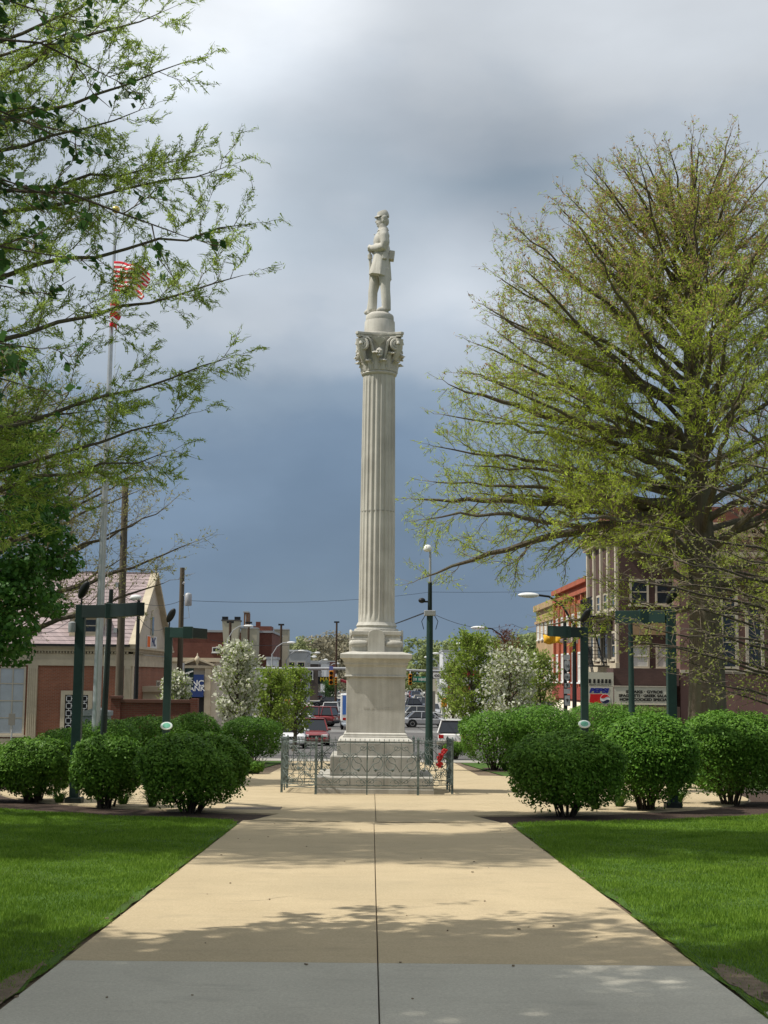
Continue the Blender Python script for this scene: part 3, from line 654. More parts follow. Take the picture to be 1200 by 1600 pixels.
CR = [(-.012, .938, .060, .050, 0), (-.010, .958, .060, .051, -.004), (-.004, .980, .054, .046, -.010), (.004, .992, .046, .040, -.014), (.004, .996, .020, .018, -.008)]
loft(CR, 30, 0, 'cap_crown')
mb = MB(); V = []
for i, rr in enumerate((.052, .088)):
    for k in range(13):
        a = R(-62 + 124 * k / 12); V.append(SP(-.008 + rr * math.cos(a) * (1.0 if i == 0 else .98), .9 * (.050 if i == 0 else .056) * math.sin(a) * 1.05, .944 - (.016 if i else 0) + .004 * math.cos(a * 2)))
n = len(V); V2 = [v + Vector((0, 0, .006 * HS)) for v in V]; Fs = []
for k in range(12):
    q = (k, k + 1, 14 + k, 13 + k); Fs += [q, tuple(n + i for i in reversed(q))]
ring = list(range(13)) + list(range(25, 12, -1))
for a, b in zip(ring, ring[1:] + ring[:1]): Fs.append((a, b, n + b, n + a))
mb.add(V + V2, Fs); mb.build('cap_peak', STONE, stat)
mb = MB(); mb.box(SP(-.100, .02, .555), (.055 * HS, .10 * HS, .085 * HS), rot=Matrix.Rotation(R(8), 3, 'Y')); mb.build('cartridge_box', STONE, stat, bevel=.012)
mb = MB(); mb.box(SP(-.03, .115, .53), (.05 * HS, .03 * HS, .06 * HS)); mb.build('cap_pouch', STONE, stat, bevel=.012)
mb = MB(); mb.tube([SP(.122, -.01, .665), SP(.122, -.01, .60), SP(.118, -.02, .55), SP(.112, -.03, .45), SP(.108, -.05, .30), SP(.108, -.05, .22)], [.010 * HS, .011 * HS, .016 * HS, .014 * HS, .016 * HS, .018 * HS], 10)
mb.tube([SP(.108, -.05, .22), SP(.112, -.06, .14), SP(.118, -.06, .06), SP(.120, -.06, .02)], [.018 * HS, .022 * HS, .027 * HS, .030 * HS], 10); mb.build('rifle', STONE, stat, True)
mb = MB(); mb.tube([SP(.118, -.015, .535), SP(.120, -.012, .575)], [.024 * HS, .024 * HS], 10); mb.build('rifle_band', STONE, stat, True)
for k in range(5):
    mb = MB(); mb.ell(SP(.078, .03, .60 + k * .04), (.006 * HS,) * 3, 8, 6); mb.build('coat_button', STONE, stat, True)
# ------------------------------------------------------------------ octagonal iron fence
fence = thing('iron_fence', 'low ornate green-black iron fence with scrolls and spikes around the monument base', 'fence', (MX - .17, MY, gz(MY)))
OCT = [(-1.09, -1.70), (1.09, -1.70), (1.86, -1.0), (1.86, 1.0), (1.09, 1.70), (-1.09, 1.70), (-1.86, 1.0), (-1.86, -1.0)]
fz = lambda y: -GS * y + .02
TOP, BOT = 1.10, .20
mb = MB(); mb.box((0, 0, TOP / 2 + .02), (.05, .05, TOP + .04)); mb.box((0, 0, TOP + .06), (.065, .065, .03)); mb.frustum((0, 0), .03, .003, TOP + .075, TOP + .13); post_me = mb.mesh('post'); post_me.materials.append(IRON)
def place(me, name, loc, rz=0, par=fence, rot=None, scale=None):
    o = bpy.data.objects.new(name, me); col.objects.link(o); o.parent = par; o.location = loc; o.rotation_euler = rot if rot else (0, 0, rz)
    if scale: o.scale = scale
    return o
for x, y in OCT: place(post_me, 'post', (x, y, fz(y)))
def scroll_me(kind):
    mb = MB()
    if kind == 0:      # S scroll
        pts = []
        for i in range(22): a = R(250 - i * 22); r = .02 + .075 * i / 21; pts.append((-.10 + .0 + r * math.cos(a), 0, .12 + r * math.sin(a)))
        p2 = [(-q[0], 0, -q[2]) for q in reversed(pts)]
        mb.tube(pts + p2, .008, 6)
    elif kind == 1:    # C scroll
        pts = []
        for i in range(40):
            t = i / 39; a = R(-150 + 300 * t); k = abs(t - .5) * 2; r = .15 * (1 - .62 * max(0, k - .45) / .55); pts.append((r * math.cos(a), 0, r * math.sin(a)))
        mb.tube(pts, .008, 6)
    elif kind == 2:    # crossed bars
        mb.tube([(-.13, 0, -.16), (-.05, 0, -.02), (.05, 0, .02), (.13, 0, .16)], .007, 5)
    else:              # leaf tuft
        for a in (-50, -18, 18, 50):
            d = Vector((math.sin(R(a)), 0, math.cos(R(a)))); mb.tube([(0, 0, -.02), d * .05 + Vector((0, -.012, 0)), d * .085], [.010, .016, .004], 6)
    me = mb.mesh('scroll'); me.materials.append(IRON); me.polygons.foreach_set('use_smooth', np.ones(len(me.polygons), bool)); return me
SC = [scroll_me(k) for k in range(4)]
for k in range(8):
    a = Vector((*OCT[k], 0)); b = Vector((*OCT[(k + 1) % 8], 0)); d = (b - a); L = d.length; rz = math.atan2(d.y, d.x); u = d / L
    pan = MB()
    def W(t, z):
        p = a + d * t; return Vector((p.x, p.y, fz(p.y) + z))
    for z, r in ((TOP, .014), (BOT, .014), (BOT + .22, .007), (BOT - .06, .008)):
        m2 = MB(); m2.bar(W(.0, z), W(1, z), r * 1.6, r * 1.3); m2.build('rail', IRON, fence)
    nsp = int(L / .10); sp = MB()
    for i in range(1, nsp):
        t = i / nsp; p = W(t, 0); sp.box(W(t, TOP + .025), (.008, .008, .06)); sp.frustum((p.x, p.y), .011, .002, p.z + TOP + .05, p.z + TOP + .085)
    sp.build('spike_row', IRON, fence)['kind'] = 'stuff'
    if L > 1.5:
        m2 = MB(); m2.box(W(.5, TOP / 2), (.028, .028, TOP)); m2.build('middle_post', IRON, fence)
    cols = max(2, round(L / .36)); cw = L / cols
    for i in range(cols):
        t = (i + .5) / cols; s = 1 if i % 2 else -1
        for j, (zz, kk, sc_) in enumerate(((TOP - .20, 0, (cw / .42 * s, 1, .72)), (.66, 1, (cw / .36 * s, 1, 1.0)), (.66, 2, (s * cw / .30, 1, 1.1)), (.36, 0, (-s * cw / .42, 1, .7)), (TOP - .06, 2, (s * .8, 1, .28)), (.50, 3, (.7, 1, .7)), (.24, 1, (cw / .42, 1, .5)))):
            place(SC[kk], 'scroll', W(t, zz), rot=(0, 0, rz), scale=sc_)
    for i in range(1, cols): 
        m2 = MB(); m2.box(W(i / cols, (TOP + BOT) / 2), (.014, .014, TOP - BOT)); m2.build('baluster', IRON, fence)
# wreath of red flowers tied to the right of the fence
wr = thing('flower_wreath', 'small spray of red flowers tied to the right side of the iron fence', 'flowers', (MX + 1.42, MY - 1.36, gz(30.8) + .85))
for k in range(7):
    mb = MB(); c = Vector((random.uniform(-.06, .08), random.uniform(-.06, 0), random.uniform(-.22, .16)))
    for j in range(7):
        q = Vector((random.gauss(0, .025), random.gauss(0, .02), random.gauss(0, .025))); mb.ell(c + q, (.035, .02, .028), 8, 5, rot=Euler((random.random() * 3, random.random() * 3, 0)).to_matrix())
    mb.build('bloom', M('red_petals', (.45, .02, .02), (.28, .012, .015), 20, .6), wr, True)
mb = MB()
for k in range(8): mb.tube([(0, 0, 0), (random.uniform(-.15, .25), -.03, random.uniform(-.35, -.05))], [.006, .004], 4)
mb.build('stems', M('stem_green', (.05, .12, .03)), wr)
# ------------------------------------------------------------------ green light frames around the plaza
def light_frame(px, Y, top_py, beam, label, lamp='top', low=False, meter=False):
    """square post with a beam; beam: list of (dx,dy) world offsets from the post"""
    X = xat(px, Y); g = gz(Y); t = thing('light_frame', label, 'light post', (X, Y, g), 0, 'green light frames round the plaza'); h = at(px, top_py, Y).z - g
    mb = MB(); mb.box((0, 0, h / 2), (.17, .17, h)); mb.build('post', [GREENP], t, bevel=.008)
    mb = MB(); mb.box((0, 0, .06), (.30, .30, .12)); mb.build('footing', GREEND, t, bevel=.01)
    p = Vector((0, 0, h - .13))
    for i, (dx, dy, mat) in enumerate(beam):
        q = p + Vector((dx, dy, 0)); dd = (q - p).normalized(); mb = MB(); mb.bar(p + dd * (.087 if i == 0 else .0), q, .15, .24); mb.build('beam', mat, t, bevel=.006); p = q
        if i < len(beam) - 1: mb = MB(); mb.box(q, (.22, .22, .28)); mb.build('beam_joint', GREENP, t, bevel=.01)
    # oval floodlight on the post head
    fl = MB(); rot = Euler((R(20), R(30), 0)).to_matrix(); fl.ell((.04, 0, h + .28), (.085, .06, .20), 16, 10, rot); o = fl.build('floodlight', DARK, t, True)
    fl = MB(); fl.tube([(0, 0, h), (.01, 0, h + .12)], .018, 8); fl.build('stalk', DARK, o)
    if meter: mb = MB(); mb.lathe([(.07, -.10), (.075, 0), (.07, .08), (.03, .10)], 12, (-.14, -.08, h - .42)); mb.build('meter', GALV, t, True)
    if low:
        s = 1 if low > 0 else -1
        mb = MB(); rot = Euler((R(62), R(-14 * s), R(8 * s))).to_matrix(); mb.lathe([(.05, -.03), (.10, -.025), (.115, 0), (.105, .02), (.09, .022)], 20, (0, 0, 0), rot=rot)
        c = Vector((s * .03, -.16, 1.42 if s > 0 else 1.56)); mb.v = [tuple(Vector((v[0] * 1.25, v[1], v[2] * .9)) + c) for v in mb.v]; o = mb.build('low_lamp', M('lamp_rim', (.62, .70, .66), rough=.4), t, True)
        mb = MB(); mb.lathe([(.075, .0235), (.07, .028)], 16, (0, 0, 0), rot=rot); mb.v = [tuple(Vector((v[0] * 1.25, v[1], v[2] * .9)) + c) for v in mb.v]; mb.build('lens', M('lamp_lens', (.12, .38, .26), (.2, .5, .36), 20, .25), o)
    return t
bx = xat(217, 27.6) - xat(122, 26.7)
light_frame(123, 26.7, 945, [(xat(172, 26.3) - xat(123, 26.7), -.4, GREEND), (xat(217, 25.3) - xat(172, 26.3), -1.0, GREEND)], 'tall dark green light frame at far left, with a meter box on its post', meter=True)
light_frame(262, 33.6, 980, [(xat(292, 33.3) - xat(262, 33.6), -.3, GREENP), (xat(318, 34.3) - xat(292, 33.3), 1.0, GREEND)], 'green light frame left of the monument with a tilted green lamp low on its post', low=1)
light_frame(913, 33.6, 980, [(xat(884, 33.3) - xat(913, 33.6), -.3, GREEND), (xat(860, 32.5) - xat(884, 33.3), -.8, GREENP)], 'green light frame right of the monument with a tilted green lamp low on its post', low=-1)
light_frame(1049, 27.0, 953, [(xat(1008, 27.2) - xat(1049, 27.0), .2, GREENP), (xat(963, 27.4) - xat(1008, 27.2), .2, GREENP)], 'tall green light frame at right, behind the budding branches')
# thin green pole behind the left frame, and a shorter one behind the right frame
def plain_pole(name, pxt, pyt, pxb, Y, r0, r1, mat, label, cat, extra=None):
    b = Vector((xat(pxb, Y), Y, gz(Y))); tp = at(pxt, pyt, Y); t = thing(name, label, cat, b); mb = MB(); top = tp - b
    mb.tube([(0, 0, 0), top * .5, top], [r0, (r0 + r1) / 2, r1], 10); mb.build('pole', mat, t, True)
    mb = MB(); mb.lathe([(r0 * 2.2, 0), (r0 * 2.2, .04), (r0 * 1.3, .12)], 12); mb.build('base_collar', mat, t, True)
    return t, top
t, top = plain_pole('green_pole', 174, 921, 163, 40, .10, .06, GREEND, 'thin dark green pole behind the left light frame', 'pole')
MB().lathe([(.10, -.62), (.12, -.60), (.12, -.56), (.06, -.55)], 12, top).build('ring_collar', GREEND, t, True)
t, top = plain_pole('green_pole', 985, 968, 987, 38, .11, .06, GREENP, 'green pole rising behind the bushes in front of the restaurant sign', 'pole')
# ------------------------------------------------------------------ flagpole with flags
FY = 45; fb = Vector((xat(152, FY), FY, gz(FY))); ft = at(181, 334, FY) - fb
fp = thing('flagpole', 'tall silver flagpole behind the left bushes with a gold ball on top', 'flagpole', fb)
mb = MB(); mb.tube([(0, 0, 0), ft * .25, ft * .5, ft * .75, ft], [.135, .125, .10, .075, .045], 16); mb.build('pole', STEEL, fp, True)
mb = MB(); mb.lathe([(.30, 0), (.30, .06), (.2, .10), (.15, .3)], 20); mb.build('base_collar', STEEL, fp, True)
mb = MB(); mb.ell(ft + Vector((0, 0, .14)), (.13, .13, .13)); mb.build('ball_finial', M('gilt', (.75, .55, .16), rough=.3, metal=.9), fp, True)
mb = MB(); mb.tube([ft + Vector((.12, -.1, -.1)), ft * .5 + Vector((.22, -.1, 0)), ft * .1 + Vector((.2, -.1, 0))], .008, 4); mb.build('halyard', WHITE, fp)
FR = M('flag_red', (.62, .02, .04), rough=.75); FW = M('flag_white', (.85, .84, .82), rough=.75); FB = M('flag_blue', (.03, .045, .16), rough=.75)
def flag(name, origin, fly, hoist, label, droop, dirv, nst=13, canton=True, fu=26):
    fl = thing(name, label, 'flag', origin); mb = MB(); V = []; nv = nst * 2; rg = random.Random(5)
    for i in range(fu + 1):
        for j in range(nv + 1):
            s = i / fu; r = j / nv
            p = Vector(dirv) * (fly * s * (1 - .25 * droop * s)) + Vector((0, 0, -hoist * r - droop * fly * s ** 1.4 * .75))
            p += Vector((-dirv[1], dirv[0], 0)) * (.22 * math.sin(s * 8.5 + r * 2.4) * s + .08 * math.sin(r * 9 + s * 5) * s) + Vector((0, 0, .08 * math.sin(s * 11 + r * 3) * s))
            V.append(p)
    Fs = []; mi = []
    for i in range(fu):
        for j in range(nv):
            Fs.append((i * (nv + 1) + j, (i + 1) * (nv + 1) + j, (i + 1) * (nv + 1) + j + 1, i * (nv + 1) + j + 1))
            mi.append(2 if (canton and i < fu * .4 and j < nv * 7 / 13) else (0 if (j // 2) % 2 == 0 else 1))
    mb.v = [tuple(v) for v in V]; mb.f = Fs; mb.mi = mi; o = mb.build('cloth', [FR, FW, FB], fl, True)
    sd = o.modifiers.new('thick', 'SOLIDIFY'); sd.thickness = .006; return fl
fo = at(177, 410, FY)
flag('striped_flag', fo + Vector((.05, -.12, .0)), 1.55, 1.0, 'red and white striped flag flying high on the flagpole', .42, (.88, -.47, 0), canton=False)
fo = at(176, 474, FY)
flag('hanging_flag', fo + Vector((-.05, -.12, .0)), .34, .85, 'small limp red and white flag hanging below the striped flag', .2, (.8, -.6, 0), nst=5, canton=False, fu=10)
# ------------------------------------------------------------------ dark lamp post behind the monument, right
LY = 52; lb = Vector((xat(671, LY), LY, gz(LY)))
lp = thing('lamp_post', 'slender dark green post with a white dome on top, right behind the monument fence', 'lamp post', lb)
hT = at(672, 862, LY).z - lb.z; hM = at(672, 958, LY).z - lb.z
mb = MB(); mb.tube([(0, 0, 0), (0, 0, 1.2), (0, 0, hM)], [.165, .135, .115], 14); mb.build('lower_pole', GREENP, lp, True)
mb = MB(); mb.tube([(0, 0, hM), (0, 0, hM + (hT - hM) * .5)], [.085, .075], 12); mb.build('upper_pole', GREEND, lp, True)
mb = MB(); mb.tube([(0, 0, hM + (hT - hM) * .5), (0, 0, hT)], [.05, .045], 10); mb.build('mast', STEEL, lp, True)
mb = MB(); mb.lathe([(.02, .26), (.09, .245), (.15, .17), (.165, .08), (.13, .02), (.08, 0)], 18, (-.10, 0, hT)); mb.build('dome', M('white_plastic', (.8, .8, .78), rough=.35), lp, True)
mb = MB(); mb.box((0, 0, hM), (.42, .30, .20)); mb.build('junction_box', GALV, lp, bevel=.02)
mb = MB(); mb.bar((0, 0, hM + .42), (-.22, 0, hM + .42), .06, .06); mb.ell((-.30, -.05, hM + .46), (.13, .10, .10)); mb.build('camera_housing', DARK, lp, True)
for s in (-1, 1):
    mb = MB(); mb.tube([(s * .15, 0, hM - .05), (s * .30, 0, hM - .3), (s * .22, 0, hM - .6)], .014, 5); mb.build('drip_cable', DARK, lp)
# ------------------------------------------------------------------ vegetation
BARK = M('grey_brown_bark', (.115, .095, .070), (.06, .05, .038), 5, .95, .7, 30, stretch=(3, 3, .5))
BARKC = M('cypress_bark', (.15, .125, .092), (.08, .066, .05), 5, .95, .8, 25, stretch=(4, 4, .35), c3=(.135, .13, .09), s3=1.2)
TWIG = M('twig_bark', (.20, .155, .105), (.13, .10, .07), 6, .9)
def bez(p0, p1, up, n, jit=0.0, rg=random):
    c = (p0 + p1) / 2 + Vector((0, 0, up)); o = []
    for i in range(n + 1):
        t = i / n; q = p0 * (1 - t) ** 2 + c * 2 * t * (1 - t) + p1 * t ** 2
        if 0 < i < n and jit: q += Vector((rg.gauss(0, jit), rg.gauss(0, jit), rg.gauss(0, jit)))
        o.append(q)
    return o
class Tree:
    def __init__(s, seed=1): s.rg = random.Random(seed); s.thick = MB(); s.thin = MB(); s.tw = []
    def trunk(s, pts, rad, n=14): s.thick.tube(pts, rad, n)
    def limb(s, p0, p1, r, up=0.0, nsub=10, sub=.42, ntw=8, twl=.6, start=.25, spread=48, upb=.25, r_end=.012, jit=.04, subsub=0, ttl=.3, zsq=1.0, roll=60):
        rg = s.rg; L = (p1 - p0).length; n = max(5, int(L / .5)); P = bez(p0, p1, up, n, jit * min(1, L / 3), rg)
        s.thick.tube(P, [r * (1 - t / n) ** .8 + r_end for t in range(n + 1)], 7 if r > .05 else 5)
        for k in range(nsub):
            t = start + (1 - start) * (k + rg.random() * .8) / nsub; i = min(n - 1, int(t * n)); f = t * n - i
            q = P[i].lerp(P[i + 1], f); d = (P[i + 1] - P[i]).normalized()
            side = d.cross(Vector((0, 0, 1))); side = side.normalized() if side.length > .1 else Vector((1, 0, 0))
            s_ = 1 if k % 2 else -1; a = R(rg.uniform(spread - 16, spread + 16))
            ph = R(rg.uniform(-roll, roll)); upv = side.cross(d); dd = d * math.cos(a) + (side * s_ * math.cos(ph) + upv * math.sin(ph)) * math.sin(a) + Vector((0, 0, upb * .6)) * zsq; dd.normalize()
            l2 = max(.35, sub * L * (1.1 - t) ** .55 * rg.uniform(.65, 1.15)); s.branch(q, dd, l2, max(.008, r * .35 * (1.1 - t)), ntw, twl, ttl, subsub)
        e = (P[-1] - P[-2]).normalized(); s.branch(P[-1], e, twl * 1.3, r_end, max(3, ntw // 2), twl, ttl)
    def branch(s, q, dd, l2, r, ntw, twl, ttl, depth=0):
        rg = s.rg; m = 4; e = q + dd * l2 + Vector((0, 0, rg.uniform(-.02, .10) * l2)); PP = bez(q, e, -.03 * l2, m, .03 * l2, rg)
        s.thin.tube(PP, [max(.004, r * (1 - j / m * .75)) for j in range(m + 1)], 4 if r > .03 else 3, cap=False)
        nt = max(3, int(ntw * l2 / 1.2))
        for j in range(nt):
            u = .12 + .88 * (j + rg.random()) / nt; u = min(u, .999); i = int(u * m); q2 = PP[i].lerp(PP[i + 1], u * m - i); d2 = (PP[i + 1] - PP[i]).normalized()
            o = Vector((rg.gauss(0, 1), rg.gauss(0, 1), rg.gauss(0, .7))); o -= d2 * o.dot(d2); o = o.normalized() if o.length > .01 else o
            td = (d2 * rg.uniform(.5, 1.0) + o * rg.uniform(.4, .9)).normalized(); tl = twl * rg.uniform(.45, 1.1) * (1.1 - .4 * u)
            e2 = q2 + td * tl; mid = (q2 + e2) / 2 + Vector((0, 0, rg.uniform(-.06, .08) * tl))
            s.thin.tube([q2, e2], [.0055, .0026], 3, cap=False); s.tw.append((q2, e2))
        s.tw.append((PP[-2], PP[-1]))
        if depth and l2 > .8:
            for j in range(depth):
                u = rg.uniform(.25, .8); i = int(u * m); q3 = PP[i].lerp(PP[i + 1], u * m - i); d3 = (PP[i + 1] - PP[i]).normalized(); o = Vector((rg.gauss(0, 1), rg.gauss(0, 1), rg.gauss(.25, .8))); o -= d3 * o.dot(d3); o.normalize()
                s.branch(q3, (d3 * .75 + o * .65).normalized(), l2 * rg.uniform(.38, .62), r * .5, ntw, twl * .9, ttl)
    def leaves(s, per, L, W, droop=0.0, off=.02, flat=.5, cond=None, along=1.0, tip=0.0, tri=False):
        A = np.array([tuple(a) for a, b in s.tw]); B = np.array([tuple(b) for a, b in s.tw])
        if cond is not None: k = cond(A); A, B = A[k], B[k]
        n = len(A) * per; A = np.repeat(A, per, 0); B = np.repeat(B, per, 0); t = rng.random((n, 1)) ** (1 / (1 + tip))
        c = A + (B - A) * t + rng.normal(size=(n, 3)) * off; d = unit(B - A)
        ax = d * along + rng.normal(size=(n, 3)) * .55 + np.array([0, 0, -droop]); nr = rand_dirs(n) * (1 - flat) + np.array([0, 0, flat])
        Ls = L * rng.uniform(.6, 1.25, n); return (leaf_tris if tri else leaf_quads)(c, ax, nr, Ls, Ls / L * W * rng.uniform(.7, 1.2, n))
    def finish(s, name, label, base, mats, leafsets, cat='tree', group=None, barkm=None, twm=None):
        t = thing(name, label, cat, base, 0, group); b = Vector(base)
        def rel(mb): mb.v = [(v[0] - b.x, v[1] - b.y, v[2] - b.z) for v in mb.v]; return mb
        rel(s.thick).build('trunk', barkm or BARK, t, True)
        o = rel(s.thin).build('twigs', twm or TWIG, t); o['kind'] = 'stuff'
        for nm, (v, f), m in leafsets:
            o = link_mesh(nm, np_mesh(nm, v - np.array(base, dtype=float), f), m, t); o['kind'] = 'stuff'
        return t
def V3(p): return Vector(p)
def clump_crown(centers, radii, n, L, W, flat=.35, out=.6, shell=.55):
    C = np.array(centers); Rr = np.array(radii); p = Rr.prod(1) ** (2 / 3); idx = rng.choice(len(C), n, p=p / p.sum())
    d = rand_dirs(n); rr = shell + (1 - shell) * rng.random(n) ** .6; c = C[idx] + d * Rr[idx] * rr[:, None]
    nr = unit(d * out + rand_dirs(n) * .6 + np.array([0, 0, flat])); ax = rand_dirs(n) + np.array([0, 0, -.4]); ax = unit(ax - nr * (ax * nr).sum(1, keepdims=True))
    Ls = L * rng.uniform(.6, 1.25, n); return leaf_quads(c, ax, nr, Ls, Ls * W / L)
# --- big bald cypress, right
CYL = Mleaf('cypress_leaf', (.30, .40, .035), (.52, .62, .09), .5, .7, .1)
CYB = Mleaf('cypress_brown', (.34, .20, .10), (.50, .35, .19), .3, .8, .1)
CY = 40; cb_ = Vector((xat(1102, CY), CY, gz(CY)))
T1 = Tree(3); rg = T1.rg
ztop = zat(240, CY, 1100)
def trk(z):   # gentle lean of the leader
    t = (z - cb_.z) / (ztop - cb_.z); return Vector((cb_.x - .25 * t + .12 * math.sin(t * 7), CY + .1 * math.sin(t * 5), z))
zz = [cb_.z, cb_.z + .35, cb_.z + .9, cb_.z + 1.8, cb_.z + 3, cb_.z + 5, cb_.z + 7.5, cb_.z + 10, cb_.z + 13, cb_.z + 16, ztop]
T1.trunk([trk(z) for z in zz], [.85, .70, .60, .54, .50, .43, .36, .28, .18, .09, .02], 20)
for k in range(9):      # root buttresses
    a = 2 * math.pi * k / 9 + rg.uniform(-.2, .2); d = Vector((math.cos(a), math.sin(a), 0))
    T1.thick.tube([cb_ + d * .95 + Vector((0, 0, -.1)), cb_ + d * .62 + Vector((0, 0, .45)), cb_ + d * .42 + Vector((0, 0, 1.5))], [.16, .16, .08], 7)
def rad(z):             # crown outline: radius over height
    return np.interp(z, [4.0, 5.2, 6.2, 8.0, 9.5, 11, 12.7, 14.2, 15.6, 17, 18.4, 19.5], [6.6, 7.8, 8.5, 8.9, 8.7, 8.2, 7.4, 6.4, 5.3, 4.1, 2.6, 1.0])
nl = 86
for k in range(nl):
    t = (k + rg.random()) / nl; hs = 4.3 + (ztop - 6.6) * t ** .95; a = k * 2.39996 + rg.uniform(-.3, .3)
    sl = math.tan(R(np.interp(t, [0, .12, .3, .6, 1], [2, 10, 26, 40, 54]) + rg.uniform(-10, 10))); r = 3.0
    for _ in range(12): r = .5 * r + .5 * float(rad(min(hs + r * sl, 19.6)))
    r *= rg.uniform(.70, 1.02); s_ = trk(hs); e = Vector((s_.x + math.cos(a) * r, s_.y + math.sin(a) * r, min(hs + r * sl, ztop - .4 - .07 * r * r)))
    T1.limb(s_, e, .03 + .085 * (1 - t) * rg.uniform(.5, 1.2), up=.16 * r * rg.uniform(-.3, 1.4), nsub=9 + int(r * 1.7), sub=.34, ntw=10, twl=.50, start=.24, upb=.28, roll=80, subsub=2)
# some named big limbs seen in the photograph
for (x0, y0, x1, y1, r, up) in ((1085, 800, 655, 905, .17, .6), (1090, 790, 648, 780, .20, .1), (1090, 700, 700, 600, .17, -.3), (1092, 640, 760, 480, .16, -.4), (1095, 520, 880, 330, .13, -.5), (1085, 830, 930, 790, .22, .3)):
    T1.limb(at(x0, y0, CY), at(x1, y1, CY - rg.uniform(-1.5, 2.5)), r, up=up, nsub=18, sub=.28, ntw=10, twl=.5, start=.2, roll=80, subsub=2)
for (y0, x1, y1) in ((800, 655, 745), (770, 662, 690), (745, 672, 640), (700, 700, 575), (690, 725, 530), (650, 752, 485), (630, 790, 440), (590, 828, 395), (560, 868, 345), (520, 905, 300), (480, 955, 262), (440, 1005, 228), (430, 1060, 205), (640, 800, 520), (720, 740, 640), (780, 720, 720), (560, 900, 400), (420, 1120, 200)):
    T1.limb(at(1090, y0, CY), at(x1 + 22, y1 + 8, CY + rg.uniform(-2.6, 2.2)), .085, up=rg.uniform(-.2, .5), nsub=16, sub=.25, ntw=10, twl=.46, start=.30, roll=80, subsub=2, upb=.35)
T1.finish('cypress_tree', 'large spreading cypress with fresh thin green leaves right of the monument', cb_, None,
          [('crown', T1.leaves(5, .13, .028, .05, .04, tri=True, cond=lambda A: (A[:, 2] < 13.5 + rng.normal(size=len(A)) * 2) | (rng.random(len(A)) < .5)), CYL), ('brown_crown_tips', T1.leaves(2, .09, .05, .35, .05, tri=True, cond=lambda A: (A[:, 2] + .35 * np.hypot(A[:, 0] - cb_.x, A[:, 1] - CY) > 14.2 + rng.normal(size=len(A)) * 1.3)), CYB)], barkm=BARKC)
# --- left cypress, trunk outside the frame
T2 = Tree(5); rg = T2.rg; LYY = 22.6; lb2 = Vector((-11.2, 22.6, gz(22.6)))
T2.trunk([lb2, lb2 + V3((0, 0, .6)), lb2 + V3((.05, 0, 3)), lb2 + V3((.1, 0, 8)), lb2 + V3((0, 0, 13)), lb2 + V3((.1, .1, 18))], [.6, .46, .38, .29, .17, .03], 14)
CYL2 = Mleaf('cypress_leaf_near', (.24, .34, .05), (.42, .54, .12), .6, .7, .1)
ends = [(300, 15, .75), (332, 95, .62), (262, 170, .55), (180, 40, .6), (318, 250, .35), (388, 262, .45), (430, 350, .5), (418, 430, .55), (395, 560, .6),
        (338, 645, .55), (300, 705, .35), (40, 470, .5), (60, -60, .7), (250, -40, .8), (200, 640, .3)]
for (px, py, dz) in ends:
    e = at(px - 38, py, 22.5 + rg.uniform(-.6, .9)); hs = max(3.0, e.z - dz * 3.6 - .3); s_ = Vector((lb2.x + .05, LYY, hs))
    T2.limb(s_, e, .07, up=-.35 * dz + rg.uniform(-.2, .2), nsub=20, sub=.27, ntw=11, twl=.42, start=.30, spread=46, upb=.15, r_end=.005, zsq=.9, roll=60, subsub=2)
for k in range(26):
    t = k / 26; a = k * 2.4 + 2; hs = 4 + 12.5 * t; r = (5.6 - 3.9 * t) * rg.uniform(.7, 1.05)
    if math.cos(a) > .45: a += math.pi
    s_ = Vector((lb2.x, LYY, hs)); T2.limb(s_, s_ + V3((math.cos(a) * r, math.sin(a) * r * .85, r * .35)), .07, up=-.2, nsub=12, sub=.3, ntw=9, twl=.6)
T2.finish('cypress_tree', 'feathery cypress branches reaching in from the upper left', lb2, None, [('crown', T2.leaves(17, .10, .020, .25, .022, tri=True), CYL2)], barkm=BARKC)
# --- a taller tree left of the walk, above and outside the frame, whose crown shades the walk
T6 = Tree(15); rg = T6.rg; SB6 = Vector((-12.4, 16.3, gz(16.3)))
T6.trunk([SB6, SB6 + V3((0, 0, .6)), SB6 + V3((.05, 0, 4)), SB6 + V3((.1, 0, 10)), SB6 + V3((.2, 0, 16))], [.55, .40, .34, .25, .06], 14)
up_c = []; up_r = []
for k in range(140):
    c_ = (SB6.x + 2.2 + rg.uniform(-8.6, 7.2), SB6.y + .55 + max(-2.3, min(2.4, rg.gauss(0, 1.25))), SB6.z + 14.4 + rg.uniform(-.8, 2.8)); up_c.append(c_); q = rg.uniform(.7, 1.2); up_r.append((q, q, q * .6))
    if k % 3 == 0: T6.limb(Vector((SB6.x + .1, SB6.y, SB6.z + 10.5)), Vector(c_), .06, up=.2, nsub=5, sub=.2, ntw=4, twl=.5)
T6.finish('shade_tree', 'tall tree left of the walk whose crown shades the paving', SB6, None, [('crown', clump_crown(up_c, up_r, 46000, .20, .11, shell=.2), CYL2)], barkm=BARKC)
